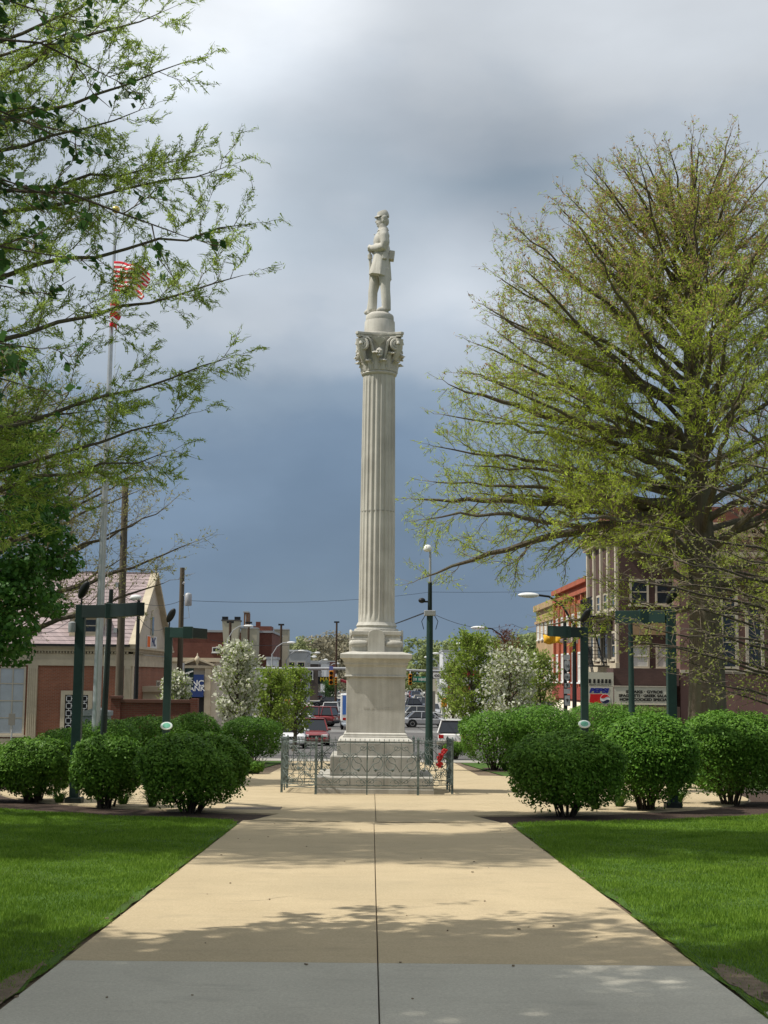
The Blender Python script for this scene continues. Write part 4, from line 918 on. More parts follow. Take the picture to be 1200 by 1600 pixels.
# --- linden overhead at near left: its low leafy sprays hang in at the picture edge
T3 = Tree(9); rg = T3.rg; NB = Vector((-8.2, 6.8, gz(6.8)))
T3.trunk([NB, NB + V3((0, 0, .5)), NB + V3((.1, .1, 2.5)), NB + V3((.1, .1, 6)), NB + V3((.2, 0, 11))], [.42, .30, .25, .2, .05], 14)
for (px, py, Y) in ((150, 110, 10.4), (70, 20, 10.8), (95, 215, 11.2), (280, 366, 11.6), (85, 400, 11.2), (60, 545, 11.8), (60, 300, 10.8), (100, -20, 10.2), (30, 600, 11.0), (20, 450, 10.6), (40, 190, 10.4)):
    e = at(px, py, Y); s_ = NB + V3((.2, .1, max(2.2, e.z - 1.0))); T3.limb(s_, e, .035, up=.3, nsub=7, sub=.10, ntw=6, twl=.30, start=.70, upb=0, r_end=.005, spread=50)
for k in range(60):
    a = k * 2.4; hs = 3.2 + 7.0 * k / 60; r = (5.2 - 2.4 * k / 60) * rg.uniform(.6, 1.05); s_ = NB + V3((.1, 0, hs)); e = s_ + V3((math.cos(a) * r * 1.06, math.sin(a) * r * .84, r * .22))
    if e.y > 9.0 and e.x > -4.2: e.y = 8.6
    T3.limb(s_, e, .05, up=.2, nsub=11, sub=.34, ntw=8, twl=.5, start=.25)
LIN = Mleaf('linden_leaf', (.030, .080, .018), (.065, .145, .035), .35, .5, .3)
hc = []; hr = []
for k in range(84):
    hc.append((rg.uniform(-12.5, -.9), rg.uniform(2.6, 9.35), 9.2 + rg.uniform(-.6, 1.2))); w_ = rg.uniform(.6, 1.1); hr.append((w_, w_, w_ * .5))
for k in range(26):
    hc.append((rg.uniform(-7.6, -2.6), rg.uniform(6.6, 9.2), 9.2 + rg.uniform(-.4, 1.2))); w_ = rg.uniform(.6, 1.0); hr.append((w_, w_, w_ * .5))
T3.finish('linden_tree', 'dark broad leaves hanging in front at the upper left edge', NB, None, [('crown', T3.leaves(13, .13, .105, .5, .06, .55, cond=lambda A: A[:, 0] < -.29 * A[:, 1]), LIN), ('upper_crown', clump_crown(hc, hr, 60000, .14, .12, shell=.2), LIN), ('hanging_leaves', T3.leaves(3, .084, .072, .5, .045, .55, cond=lambda A: A[:, 0] >= -.29 * A[:, 1]), LIN)])
# --- dense dark maple at the left edge
MAPLE = Mleaf('maple_leaf', (.035, .11, .018), (.09, .215, .035), .35, .5, .25)
T4 = Tree(12); rg = T4.rg; MYY = 35; mb_ = Vector((xat(-98, MYY), MYY, gz(MYY)))
T4.trunk([mb_, mb_ + V3((0, 0, .5)), mb_ + V3((.05, 0, 3)), mb_ + V3((0, 0, 7))], [.34, .25, .2, .06], 12)
cs = []; rs = []
for k in range(190):
    z = rg.uniform(2.6, 11.6); R_ = np.interp(z, [1.8, 2.8, 4.2, 6.6, 9.4, 11.8], [1.6, 2.4, 3.1, 3.2, 2.7, .6]) * .93; a = rg.uniform(0, 6.28); r = R_ * math.sqrt(rg.uniform(.25, 1))
    cs.append((mb_.x + math.cos(a) * r, MYY + math.sin(a) * r, mb_.z + z)); q = rg.uniform(.32, .62); rs.append((q, q, q * .72))
for c in cs[::3]: T4.limb(mb_ + V3((0, 0, max(1.6, c[2] - mb_.z - 1.3))), V3(c), .035, .1, nsub=3, sub=.2, ntw=3, twl=.3)
T4.finish('maple_tree', 'dense dark green leafy tree at the left edge of the picture', mb_, None, [('crown', clump_crown(cs, rs, 36000, .14, .115), MAPLE), ('skirt_leaves', T4.leaves(5, .13, .11, .4, .05), MAPLE)])
# --- light, just-budding trees
BUD = Mleaf('young_bud_leaf', (.20, .24, .05), (.34, .36, .10), .45, .6, .15)
BUDD = Mleaf('pale_bud_leaf', (.24, .25, .09), (.38, .37, .16), .4, .7, .1)
def round_tree(seed, base, h, r, nl, name, label, leafset, z0=.28, tr=.2, nsub=9, ntw=7, twl=.6, rise=.55, group=None, barkm=None, twm=None, sub=.42, flatten=1.0):
    T = Tree(seed); g = T.rg; b = V3(base); T.trunk([b, b + V3((0, 0, h * .03)), b + V3((.05, 0, h * .3)), b + V3((-.05, .05, h * .65)), b + V3((0, 0, h))], [tr * 1.5, tr * 1.1, tr * .85, tr * .45, .012], 10)
    for k in range(nl):
        t = (k + g.random()) / nl; hs = h * (z0 + (.95 - z0) * t); a = k * 2.39996 + g.uniform(-.3, .3); q = r * math.sqrt(max(.05, 1 - (t * 1.05 - .28) ** 2 / .62)) * g.uniform(.75, 1.08)
        s_ = b + V3((0, 0, hs)); T.limb(s_, s_ + V3((math.cos(a) * q, math.sin(a) * q, q * rise * g.uniform(.6, 1.2))), tr * .38 * (1.1 - t), up=-.1 * q * g.random(), nsub=nsub, sub=sub, ntw=ntw, twl=twl, start=.2, upb=.25)
    return T.finish(name, label, b, None, leafset(T), group=group, barkm=barkm, twm=twm)
YB = 47; round_tree(21, (xat(-75, YB), YB, gz(YB)), 12.6, 7.6, 62, 'budding_tree', 'bare-looking tree with pale spring buds behind the flagpole', lambda T: [('crown', T.leaves(4, .11, .055, .1, .06, tip=1, tri=True), BUDD)], tr=.28, nsub=12, ntw=9, twl=.8, rise=.42)
YR_ = 58; round_tree(22, (xat(1262, YR_), YR_, gz(YR_)), 17, 5.6, 46, 'bare_tree', 'bare reddish brown tree at the right edge behind the cypress', lambda T: [('crown', T.leaves(2, .08, .04, .1, .05), CYB)], tr=.3, nsub=11, ntw=10, twl=.9, rise=.7, twm=M('red_twig', (.14, .085, .07), (.10, .06, .05), 4))
# --- budding crab tree in front at right, trunk outside the frame
T5 = Tree(31); rg = T5.rg; RB = Vector((9.6, 24, gz(24)))
T5.trunk([RB, RB + V3((0, 0, .4)), RB + V3((-.1, 0, 2)), RB + V3((0, 0, 4)), RB + V3((.2, 0, 6.5))], [.3, .2, .17, .13, .04], 12)
for (px, py, Y, up) in ((985, 975, 22.6, .3), (960, 905, 23, .5), (960, 1000, 23.6, .3), (1010, 1010, 22, .2), (980, 860, 22.5, .6), (1010, 820, 23, .5), (1000, 905, 24, .4), (1060, 1030, 23.5, .1), (1090, 1060, 22.5, 0), (1120, 1075, 23, -.1),
                        (1060, 760, 23, .6), (1120, 720, 23.5, .7), (1150, 1070, 22, -.1), (1160, 960, 22, .1), (1100, 940, 24, .2), (1130, 860, 22.5, .3), (985, 935, 24.5, .3), (1040, 870, 22, .3), (1175, 790, 22.3, .4), (1190, 1040, 22.6, -.1), (1080, 985, 22.2, .1), (1045, 945, 23.2, .2), (1150, 900, 23, .3)):
    e = at(px, py, Y); T5.limb(RB + V3((-.05, 0, max(1.3, e.z - RB.z - .9 - up * .6))), e, .04, up=up * .6, nsub=13, sub=.20, ntw=7, twl=.42, start=.30, r_end=.006, spread=50, upb=.05)
for k in range(22):
    a = rg.uniform(-1.6, 1.6); hs = 1.8 + 4.2 * k / 22; r = rg.uniform(2, 3.6); T5.limb(RB + V3((0, 0, hs)), RB + V3((math.cos(a) * r, math.sin(a) * r, hs + r * .35)), .04, nsub=9, sub=.3, ntw=6, twl=.5)
T5.finish('budding_tree', 'low branches dotted with tiny yellow-green buds hanging in from the right', RB, None, [('crown', T5.leaves(4, .052, .036, .1, .035, tip=.6), BUD)], twm=M('pale_twig', (.20, .165, .12), (.13, .105, .075), 5))
# --- street trees by the road
FLW = Mleaf('white_blossom', (.50, .51, .38), (.78, .78, .66), .35, .7, .1); PGL = Mleaf('pear_leaf', (.18, .26, .045), (.32, .40, .09), .4, .6, .15); PGD = Mleaf('spring_leaf', (.16, .25, .030), (.30, .39, .07), .45, .6, .15)
RDL = Mleaf('red_bud_leaf', (.10, .035, .02), (.17, .07, .035), .3, .6, .1)
def street_tree(seed, px, top, Y, wpx, name, label, sets, z0=.18, nl=34, gr=None, zb=None):
    X = xat(px, Y); g = gz(Y) if zb is None else zb; h = zat(top, Y, px) - g; r = wpx / 2 * Y / FPX
    round_tree(seed, (X, Y, g), h, r * .86, nl, name, label, sets, z0=z0, tr=.10, nsub=6, ntw=5, twl=r * .32, rise=1.15, group=gr, sub=.36)
white = lambda k=7: (lambda T: [('blossom', T.leaves(max(2, k // 2), .17, .13, 0, .09, .2, tip=.4), FLW), ('crown', T.leaves(3, .13, .06, 0, .08), PGL)])
green = lambda k=7, m=None: (lambda T: [('crown', T.leaves(k, .14, .085, .1, .08, .2), m or PGD)])
street_tree(41, 372, 1012, 60, 66, 'flowering_tree', 'white blossoming street tree left of the road', white(6))
street_tree(42, 797, 1028, 62, 88, 'flowering_tree', 'white blossoming street tree right of the road', white(5))
street_tree(43, 276, 1058, 64, 46, 'flowering_tree', 'smaller pale blossoming tree behind the low brick wall', white(4))
street_tree(44, 425, 1055, 66, 60, 'young_tree', 'light green young tree just right of the left blossoming tree', green(5))
street_tree(45, 462, 1048, 72, 50, 'young_tree', 'thin light green tree beside the left traffic signals', green(4))
street_tree(46, 738, 996, 66, 82, 'young_tree', 'tall light green tree left of the right blossoming tree', green(7))
street_tree(47, 845, 1025, 68, 60, 'young_tree', 'yellow-green tree in front of the tan brick building', green(4, PGL))
street_tree(48, 792, 985, 90, 56, 'purple_leaf_tree', 'thin tree with reddish leaves above the right blossoming tree', lambda T: [('crown', T.leaves(3, .13, .07, 0, .08), RDL)])
street_tree(49, 707, 1040, 110, 44, 'young_tree', 'small light green tree by the right pedestrian signals', green(5))
street_tree(50, 517, 1068, 215, 26, 'young_tree', 'small dark green street tree under the black and yellow sign', green(5, MAPLE))
# --- distant woods behind the town: separate crowns, haze put into their pale spring leaf colours
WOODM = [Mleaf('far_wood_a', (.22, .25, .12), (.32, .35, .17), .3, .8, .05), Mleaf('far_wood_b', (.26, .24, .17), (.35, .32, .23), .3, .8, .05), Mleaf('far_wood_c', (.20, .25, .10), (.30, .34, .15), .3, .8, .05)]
def far_wood(seed, x0, x1, Y, tops, n, name, label, m):
    g = random.Random(seed); cs = []; rs = []
    for k in range(n):
        px = g.uniform(x0, x1); tp = np.interp(px, [t[0] for t in tops], [t[1] for t in tops]) + abs(g.gauss(0, 6)); zt = zat(tp, Y, px); zb = gz(Y) + 1
        Yk = Y + g.uniform(-25, 25); X = xat(px, Yk); ww = g.uniform(3.0, 5.5)
        for j in range(7):
            z = zb + (zt - zb) * (1 - .13 * j) - 1.6 * g.random(); cs.append((X + g.gauss(0, ww * .45), Yk + g.gauss(0, 2), z - 1)); q = ww * g.uniform(.35, .62); rs.append((q, q, q * .75))
    v, f = clump_crown(cs, rs, n * 420, .95, .8, shell=.3); o = link_mesh(name, np_mesh(name, v, f), m); tag(o, label, 'trees', kind='stuff')
far_wood(1, 395, 600, 420, [(395, 1005), (450, 1000), (480, 992), (525, 988), (560, 995), (600, 1000)], 46, 'far_woods', 'hazy pale green woods at the end of the street, left of the column', WOODM[0])
far_wood(2, 620, 860, 420, [(620, 1000), (650, 997), (690, 1000), (730, 992), (790, 990), (860, 985)], 50, 'far_woods', 'hazy green woods at the end of the street, right of the column', WOODM[2])
far_wood(3, 495, 560, 380, [(495, 996), (525, 978), (560, 1000)], 12, 'far_woods', 'tan bare-topped hill of trees just left of the column', WOODM[1])
# ------------------------------------------------------------------ bushes
EUO = Mleaf('bush_leaf', (.05, .125, .012), (.14, .26, .032), .3, .5, .2, vary=True)
STEM = M('bush_stem', (.09, .07, .05), (.055, .042, .03), 8, .9)
def bush(px, base_py, wpx, top_py, label, n=15000, seed=1, leaf=.055, under=.30, lift=.34):
    n = int(n * 1.75); leaf = leaf * 1.2; wpx *= 1.0
    g = random.Random(seed); b = gp(px, base_py); Y = b.y; r = wpx / 2 * Y / FPX; ztop = (zat(top_py, Y, px) - gz(Y)) * .94
    t = thing('round_bush', label, 'bush', (b.x, Y, gz(Y)), 0, 'clipped round bushes')
    zc = ztop * (.5 + lift * .42); rzz = ztop - zc; d = rand_dirs(n)
    ph = [g.uniform(0, 6.28) for _ in range(6)]
    def shape(d):
        az = np.arctan2(d[:, 1], d[:, 0]); lum = 1 + .06 * np.sin(3 * az + ph[0]) + .05 * np.sin(5 * az + ph[1] + 2 * d[:, 2]) + .03 * np.sin(9 * az + ph[2] + 5 * d[:, 2]) + .03 * np.sin(7 * d[:, 2] + ph[3])
        p = 2.6; k = (np.abs(d[:, 0]) ** p + np.abs(d[:, 1]) ** p + np.abs(d[:, 2]) ** p) ** (-1 / p); return k * lum
    k = shape(d); u = rng.random(n); rr = np.where(u < .72, 1 - .16 * rng.random(n) ** 1.3, .45 + .42 * rng.random(n)); stray = rng.random(n) < .03; rr = np.where(stray, 1 + .09 * rng.random(n), rr)
    low = d[:, 2] < 0
    c = d * (k * rr)[:, None] * np.array([r, r, 1]); c[:, 2] = zc + c[:, 2] * np.where(low, zc - ztop * .10, rzz)
    # undersides are open: thin the lowest leaves
    frac = c[:, 2] / ztop; keep = rng.random(n) < np.interp(frac, [0, .10, under, .52], [.0, .10, .62, 1.0]); c, d = c[keep], d[keep]; m = len(c)
    nr = unit(d * .75 + rand_dirs(m) * .75 + np.array([0, 0, .45])); ax = rand_dirs(m) + np.array([0, 0, .1]); ax = unit(ax - nr * (ax * nr).sum(1, keepdims=True))
    Ls = leaf * rng.uniform(.65, 1.3, m); v, f = leaf_quads(c, ax, nr, Ls, Ls * .52)
    o = link_mesh('foliage', np_mesh('foliage', v, f), EUO, t); o['kind'] = 'stuff'
    mb = MB()
    for i in range(26):
        a = g.uniform(0, 6.28); q = g.uniform(.02, .16); e = g.uniform(.3, .85) * r; p0 = V3((math.cos(a) * q, math.sin(a) * q, -.05)); p1 = V3((math.cos(a) * e, math.sin(a) * e, ztop * g.uniform(.5, .8))); P = bez(p0, p1, .12, 4, .025, g)
        mb.tube(P, [.018, .015, .012, .009, .005], 5, cap=False)
        for j in range(3):
            s_ = P[2 + j % 2]; mb.tube([s_, s_ + V3((g.gauss(0, .16), g.gauss(0, .16), g.uniform(.1, .35)))], [.008, .004], 4, cap=False)
    mb.build('stems', STEM, t)['kind'] = 'stuff'
    return t
bush(52, 1253, 118, 1150, 'round green bush in front at the far left edge', 16000, 1)
bush(-40, 1252, 110, 1155, 'bush cut off by the left picture edge', 9000, 2)
bush(165, 1262, 104, 1143, 'round green bush in front of the left light frame post', 15000, 3)
bush(296, 1270, 162, 1140, 'widest front bush on the left, next to the walk', 24000, 4)
bush(886, 1276, 166, 1137, 'wide front bush on the right, next to the walk', 24000, 5)
bush(1012, 1267, 150, 1110, 'tall front bush on the right, in front of the green light frame', 24000, 6)
bush(1142, 1258, 160, 1106, 'tall front bush at the right in front of the cypress trunk', 24000, 7)
bush(1268, 1256, 150, 1112, 'bush cut off by the right picture edge', 9000, 8)
bush(112, 1200, 96, 1134, 'low back bush seen to the left of the left light frame post', 7000, 9, .065)
bush(166, 1200, 100, 1121, 'back bush directly right of the left light frame post', 7000, 10, .065)
bush(232, 1197, 100, 1115, 'back bush in front of the middle of the brick wall', 8000, 11, .065)
bush(303, 1194, 78, 1111, 'back bush behind the green lamp at left', 7000, 12, .065)
bush(391, 1193, 92, 1116, 'lone back bush left of the monument by the street', 9000, 13, .065, under=.2)
bush(772, 1204, 106, 1106, 'back bush nearest the monument on the right', 9000, 14, .065)
bush(845, 1204, 112, 1098, 'larger back bush in front of the right blossoming tree', 10000, 15, .065)
bush(940, 1198, 120, 1094, 'back bush below the soft drink sign', 9000, 16, .065)
bush(1010, 1196, 100, 1100, 'back bush hidden partly behind the right front bushes', 6000, 17, .065)
bush(711, 1184, 36, 1158, 'tiny low bush beside the parked white vehicle', 2500, 18, .06)
bush(395, 1210, 36, 1188, 'small low plant at the foot of the lone back bush', 1800, 19, .06)
# strap-leaved clumps between the bushes
LILY = Mleaf('lily_leaf', (.045, .11, .015), (.10, .20, .03), .3, .45, .3)
def lily(px, py, wpx, label, seed, n=90):
    g = random.Random(seed); b = gp(px, py); r = wpx / 2 * b.y / FPX; mb = MB()
    for k in range(n):
        a = g.uniform(0, 6.28); d = V3((math.cos(a), math.sin(a), 0)); h = r * g.uniform(.5, 1.15); o = r * g.uniform(.5, 1.35); wd = g.uniform(.007, .012); s_ = d.cross(V3((0, 0, 1))) * wd
        P = [d * .05, d * (o * .45) + V3((0, 0, h * .75)), d * (o * .8) + V3((0, 0, h)), d * o + V3((0, 0, h * .72))]
        i = len(mb.v); mb.v += [tuple(q) for q in (P[0] - s_, P[0] + s_, P[1] - s_, P[1] + s_, P[2] - s_ * .7, P[2] + s_ * .7, P[3])]; mb.f += [(i, i + 1, i + 3, i + 2), (i + 2, i + 3, i + 5, i + 4), (i + 4, i + 5, i + 6)]; mb.mi += [0] * 3
    o = mb.build('lily_clump', LILY); o.location = (b.x, b.y, gz(b.y)); tag(o, label, 'plant', 'strap-leaved clumps in the beds')
lily(968, 1262, 44, 'grassy strap-leaved clump between the two right front bushes', 1); lily(192, 1258, 36, 'strap-leaved clump between the left front bushes', 2); lily(238, 1262, 44, 'strap-leaved clump at the foot of the widest left bush', 3)
lily(790, 1205, 46, 'strap-leaved clump below the right back bushes', 4); lily(930, 1266, 40, 'strap-leaved clump at the foot of the wide right front bush', 5); lily(1060, 1256, 36, 'strap-leaved clump in the gap left of the bush in front of the cypress', 6); lily(92, 1256, 34, 'strap-leaved clump left of the left light frame footing', 7)
# ------------------------------------------------------------------ buildings
BRK = Mbrick('orange_red_brick', (.30, .105, .055), (.24, .085, .045), (.28, .20, .15)); BRD = Mbrick('dark_red_brick', (.20, .065, .045), (.155, .05, .036), (.16, .10, .08)); BRR = Mbrick('bright_red_brick', (.42, .105, .05), (.34, .085, .042), (.34, .14, .09))
BRT = Mbrick('tan_brick', (.46, .30, .15), (.40, .26, .13), (.40, .32, .22)); BRB = Mbrick('brown_painted_brick', (.105, .060, .050), (.085, .05, .042), (.075, .045, .04)); MAUVE = M('mauve_render', (.20, .115, .095), (.165, .095, .08), 1.2, .9)
SLATE = Mbrick('lilac_slate', (.40, .32, .315), (.31, .25, .25), (.22, .175, .18), .28, .5); STUC = M('pale_stucco', (.55, .49, .40), (.47, .42, .34), .8, .9); TANST = M('tan_stucco', (.40, .37, .28), (.35, .32, .245), .6, .9)
WPAINT = M('white_boarding', (.62, .63, .64), (.52, .53, .55), .7, .8); GREYB = M('grey_render', (.36, .37, .38), (.30, .31, .32), .6, .85); BLIND = M('window_blind', (.60, .59, .54), (.52, .51, .47), 2, .7)
FRAMEC = M('cream_window_frame', (.52, .46, .36), (.44, .39, .30), 3, .7); ROOFD = M('dark_roof', (.07, .065, .065), (.10, .095, .09), 1.5, .9)
def B(parent, name, mat, *boxes, bevel=0, label=None):
    mb = MB()
    for a, b in boxes: mb.box2(a, b)
    return mb.build(name, mat, parent, bevel=bevel, label=label)
def win(parent, face, x, y, z, w, h, frame=FRAMEC, pane=GLASS, fr=.10, mull=(1, 1), proud=.06, sill=True, name='window'):
    """face 'y-': wall plane at y, looking to -Y; 'x-': wall plane at x looking to -X; 'x+': looking to +X; x,y,z centre on the wall plane"""
    def P(u, d, v):      # u along the wall, d out of the wall
        return {'y-': (x + u, y - d, z + v), 'x-': (x - d, y + u, z + v), 'x+': (x + d, y + u, z + v)}[face]
    mb = MB()
    for a, b in (((-w / 2, -h / 2), (-w / 2 + fr, h / 2)), ((w / 2 - fr, -h / 2), (w / 2, h / 2)), ((-w / 2 + fr, h / 2 - fr), (w / 2 - fr, h / 2)), ((-w / 2 + fr, -h / 2), (w / 2 - fr, -h / 2 + fr))): mb.box2(P(a[0], .0, a[1]), P(b[0], proud, b[1]))
    for i in range(1, mull[0]): u = -w / 2 + w * i / mull[0]; mb.box2(P(u - .025, .0, -h / 2 + fr), P(u + .025, proud * .8, h / 2 - fr))
    for i in range(1, mull[1]): v = -h / 2 + h * i / mull[1]; mb.box2(P(-w / 2 + fr, .0, v - .025), P(w / 2 - fr, proud * .75, v + .025))
    if sill: mb.box2(P(-w / 2 - .08, 0, -h / 2 - .10), P(w / 2 + .08, proud + .07, -h / 2 - .002))
    o = mb.build(name, frame, parent); mb = MB(); mb.box2(P(-w / 2 + fr * .9, .0, -h / 2 + fr * .9), P(w / 2 - fr * .9, .02, h / 2 - fr * .9)); mb.build('pane', pane, o); return o
# --- bank building, left
BY = 75.0; bxr = xat(205, BY, 1020); bg_ = gz(BY); bank = thing('bank_building', 'brick bank with cream trim and steep pale slate roof at left', 'building', (bxr, BY, bg_))
Z = lambda py, Y=BY: zat(py, Y, 200) - bg_
ze = Z(1010); zc_ = Z(1041); D = 12.8; LW = 24.0
zr = zat(897, BY + D / 2, 240) - bg_
B(bank, 'wall', BRK, ((-LW, .0, -.5), (0, D, zc_)))
B(bank, 'entablature', CREAM, ((-LW - .1, -.12, zc_), (.12, D + .12, zc_ + .32)), ((-LW - .05, -.06, zc_ + .32), (.06, D + .06, ze - .40)), ((-LW - .25, -.22, ze - .28), (.22, D + .22, ze - .12)), ((-LW - .5, -.42, ze - .12), (.42, D + .42, ze)))
mb = MB()
for i in range(148): mb.box((-LW + .3 + i * .16, -.11, ze - .34), (.09, .12, .10))
for i in range(76): mb.box((.11, .3 + i * .16, ze - .34), (.12, .09, .10))
mb.build('dentil_course', CREAM, bank)['kind'] = 'stuff'
for px in (51, 199):
    xw = xat(px, BY - .1) - bxr; ww = .52 if px < 100 else .34; mb = MB(); mb.box2((xw - ww / 2, -.11, -.5), (xw + ww / 2, 0, zc_))
    for j in range(5): mb.box((xw - ww * .4 + ww * .2 * j, -.125, zc_ / 2), (.045, .03, zc_ - .3))
    mb.build('pilaster', CREAM, bank)
for yy in (.25, D - .25): B(bank, 'pilaster', CREAM, ((.0, yy - .25, -.5), (.1, yy + .25, zc_)))
# gable end, facing the street
mb = MB(); mb.prism([(-.15, -.3, ze), (-.15, D + .3, ze), (-.15, D / 2, zr - .12)], (.17, 0, 0)); mb.build('gable_wall', STUC, bank)
for s in (0, 1):
    a = Vector((.14, -.45 if s == 0 else D + .45, ze + .02)); b = Vector((.14, D / 2, zr)); mb = MB(); mb.bar(a, b, .42, .20); mb.build('rake_board', CREAM, bank)
# roof: real shingle courses, overlapping
nrow = 20
for s in (0, 1):
    for i in range(nrow):
        t0, t1 = i / nrow, (i + 1.25) / nrow; t1 = min(t1, 1.0)
        y0 = (-.45 + (D / 2 + .45) * t0); z0 = ze + .03 + (zr - ze) * t0; y1 = (-.45 + (D / 2 + .45) * t1); z1 = ze + .03 + (zr - ze) * t1
        if s: y0, y1 = D - y0, D - y1
        mb = MB(); up = Vector((0, 0, .05)); ov = Vector((0, 0, .012))
        Q = [Vector((-LW - .4, y0, z0)), Vector((.30, y0, z0)), Vector((.30, y1, z1)), Vector((-LW - .4, y1, z1))]
        V = [q for q in Q] + [Q[0] + up, Q[1] + up, Q[2] + ov, Q[3] + ov]
        mb.add(V, [(3, 2, 1, 0), (4, 5, 6, 7), (0, 1, 5, 4), (1, 2, 6, 5), (2, 3, 7, 6), (3, 0, 4, 7)]); mb.build('shingle_course', SLATE, bank)
B(bank, 'ridge_cap', SLATE, ((-LW - .4, D / 2 - .12, zr + .0), (.31, D / 2 + .12, zr + .09)))
B(bank, 'gutter', DARK, ((-LW - .4, -.60, ze - .03), (.0, -.44, ze + .09)))
# big glazed bay at the picture edge
xg0, xg1 = xat(-40, BY) - bxr, xat(41, BY) - bxr; gw = xg1 - xg0
win(bank, 'y-', (xg0 + xg1) / 2, 0, (zc_ + .55) / 2, gw, zc_ - .7, FRAMEC, M('sky_glass', (.42, .46, .50), (.34, .37, .40), 1.2, .15, spec=.6), .10, (4, 4), .07)
B(bank, 'bay_base', CREAM, ((xg0, -.1, -.5), (xg1, 0, .45)))
# grille window with white squares
gx0, gx1 = xat(97, BY) - bxr, xat(146, BY) - bxr; gz1 = Z(1080); gcx = (gx0 + gx1) / 2; gwid = gx1 - gx0
gw_ = win(bank, 'y-', gcx, 0, gz1 - 1.35, gwid, 2.7, CREAM, DARK, .22, (1, 1), .12)
mb = MB(); wi = gwid - .44; cell = wi / 3
for i in range(3):
    for j in range(6):
        cx, cz = gcx - wi / 2 + cell * (i + .5), gz1 - .22 - cell * .95 * (j + .5)
        for dx, dz, sx_, sz_ in ((0, .13, .30, .035), (0, -.13, .30, .035), (.13, 0, .035, .30), (-.13, 0, .035, .30)): mb.box((cx + dx, -.06, cz + dz), (sx_, .03, sz_))
        mb.box((cx + cell / 2 - .03, -.06, cz), (cell - .32 if i < 2 else .06, .025, .03)); mb.box((cx, -.06, cz - cell / 2), (.03, .025, cell - .32))
mb.build('grille', WHITE, gw_)
# dormer
dx = xat(131, BY + .4) - bxr; dz0 = zat(993, BY + .4, 130) - bg_; dz1 = zat(962, BY + .4, 130) - bg_
B(bank, 'dormer_cheeks', CREAM, ((dx - .85, .40, dz0 - .3), (dx + .85, 3.0, dz1 - .02)))
win(bank, 'y-', dx, .40, (dz0 + dz1) / 2, 1.5, dz1 - dz0 - .1, CREAM, GLASS, .16, (2, 2), .08, name='dormer_window')
mb = MB(); mb.prism([(dx - 1.0, .2, dz1), (dx + 1.0, .2, dz1), (dx, .2, dz1 + .42)], (0, 3.4, 0)); mb.build('dormer_roof', SLATE, bank)
mb = MB(); [mb.bar((dx + s * 1.02, .16, dz1 - .02), (dx, .16, dz1 + .40), .12, .13) for s in (-1, 1)]; mb.box((dx, .30, dz1 - .04), (2.0, .3, .10)); mb.build('dormer_pediment', CREAM, bank)
# arched gable window and sign on the gable
mb = MB(); gy, gzz = D / 2 + .2, zat(975, BY + D / 2, 235) - bg_; pts = [(.03, gy - .45, gzz - .8), (.03, gy + .45, gzz - .8), (.03, gy + .45, gzz + .35)] + [(.03, gy + .45 * math.cos(R(a)), gzz + .35 + .45 * math.sin(R(a))) for a in range(20, 180, 20)] + [(.03, gy - .45, gzz + .35)]
mb.prism(pts, (.05, 0, 0)); o = mb.build('arched_window', FRAMEC, bank)
mb = MB(); mb.box2((.08, gy - .3, gzz - .65), (.10, gy + .3, gzz + .4)); mb.build('pane', GLASS, o)
sz = zat(1003, BY + 6, 235) - bg_
sg = B(bank, 'sign_panel', WHITE, ((.03, D / 2 - 1.6, sz - .35), (.06, D / 2 + 2.0, sz + .35)))
B(sg, 'sign_mark', M('sign_orange', (.75, .16, .03)), ((.06, D / 2 - 1.5, sz - .3), (.075, D / 2 - .5, sz + .3)))
text_obj('lettering', 'PNC', .75, M('sign_blue', (.02, .04, .14)), sg, (.07, D / 2 + .75, sz), (R(90), 0, R(90)), bold=.01)
# side porch and awning wall
B(bank, 'side_porch', CREAM, ((.0, 4.2, -.5), (1.4, 6.8, 2.9)), ((-.0, 4.0, 2.9), (1.6, 7.0, 3.2)))
win(bank, 'x+', 0, 9.5, 2.4, 1.2, 2.2, FRAMEC, GLASS, .1, (2, 3), .06)
# --- cream shop front with pediment and banners, left of the road
CYY = 108; cgx = thing('cream_building', 'cream stone bank front with small pediment left of the road', 'building', (-12.4, CYY, gz(CYY)))
cZ = lambda py: zat(py, CYY, 320) - gz(CYY)
B(cgx, 'wall', STUC, ((-9, 0, -.2), (.6, 11, cZ(1034)))); B(cgx, 'cornice', CREAM, ((-9.2, -.3, cZ(1034)), (.85, 11.2, cZ(1028))))
px0, px1 = xat(287, CYY) + 12.4, xat(330, CYY) + 12.4; pm = (px0 + px1) / 2
B(cgx, 'portal', CREAM, ((px0, -.35, -.2), (px0 + .45, 0, cZ(1044))), ((px1 - .45, -.35, -.2), (px1, 0, cZ(1044))), ((px0 - .15, -.4, cZ(1044)), (px1 + .15, 0, cZ(1040))))
mb = MB(); zz0 = cZ(1040); zp = cZ(1031)
for s in (-1, 1): mb.bar((pm + s * (px1 - px0) * .62, -.3, zz0 + .02), (pm + s * .22, -.3, zp), .5, .14)
mb.build('broken_pediment', CREAM, cgx)
mb = MB(); mb.lathe([(.12, 0), (.08, .1), (.2, .35), (.22, .5), (.12, .65), (.05, .75), (.03, .95)], 12, (pm, -.3, zz0)); mb.build('urn', CREAM, cgx, True)
B(cgx, 'doorway', DARK, ((px0 + .45, -.05, 0), (px1 - .45, .01, cZ(1088))))
bnr = M('navy_banner', (.020, .045, .16), (.018, .04, .14), 2, .7); b0, b1 = xat(293, CYY) + 12.4, xat(320, CYY) + 12.4
ban = thing('bank_banner', 'dark blue bank banner with white lettering on the cream shop front', 'banner', (-12.4, CYY, gz(CYY)))
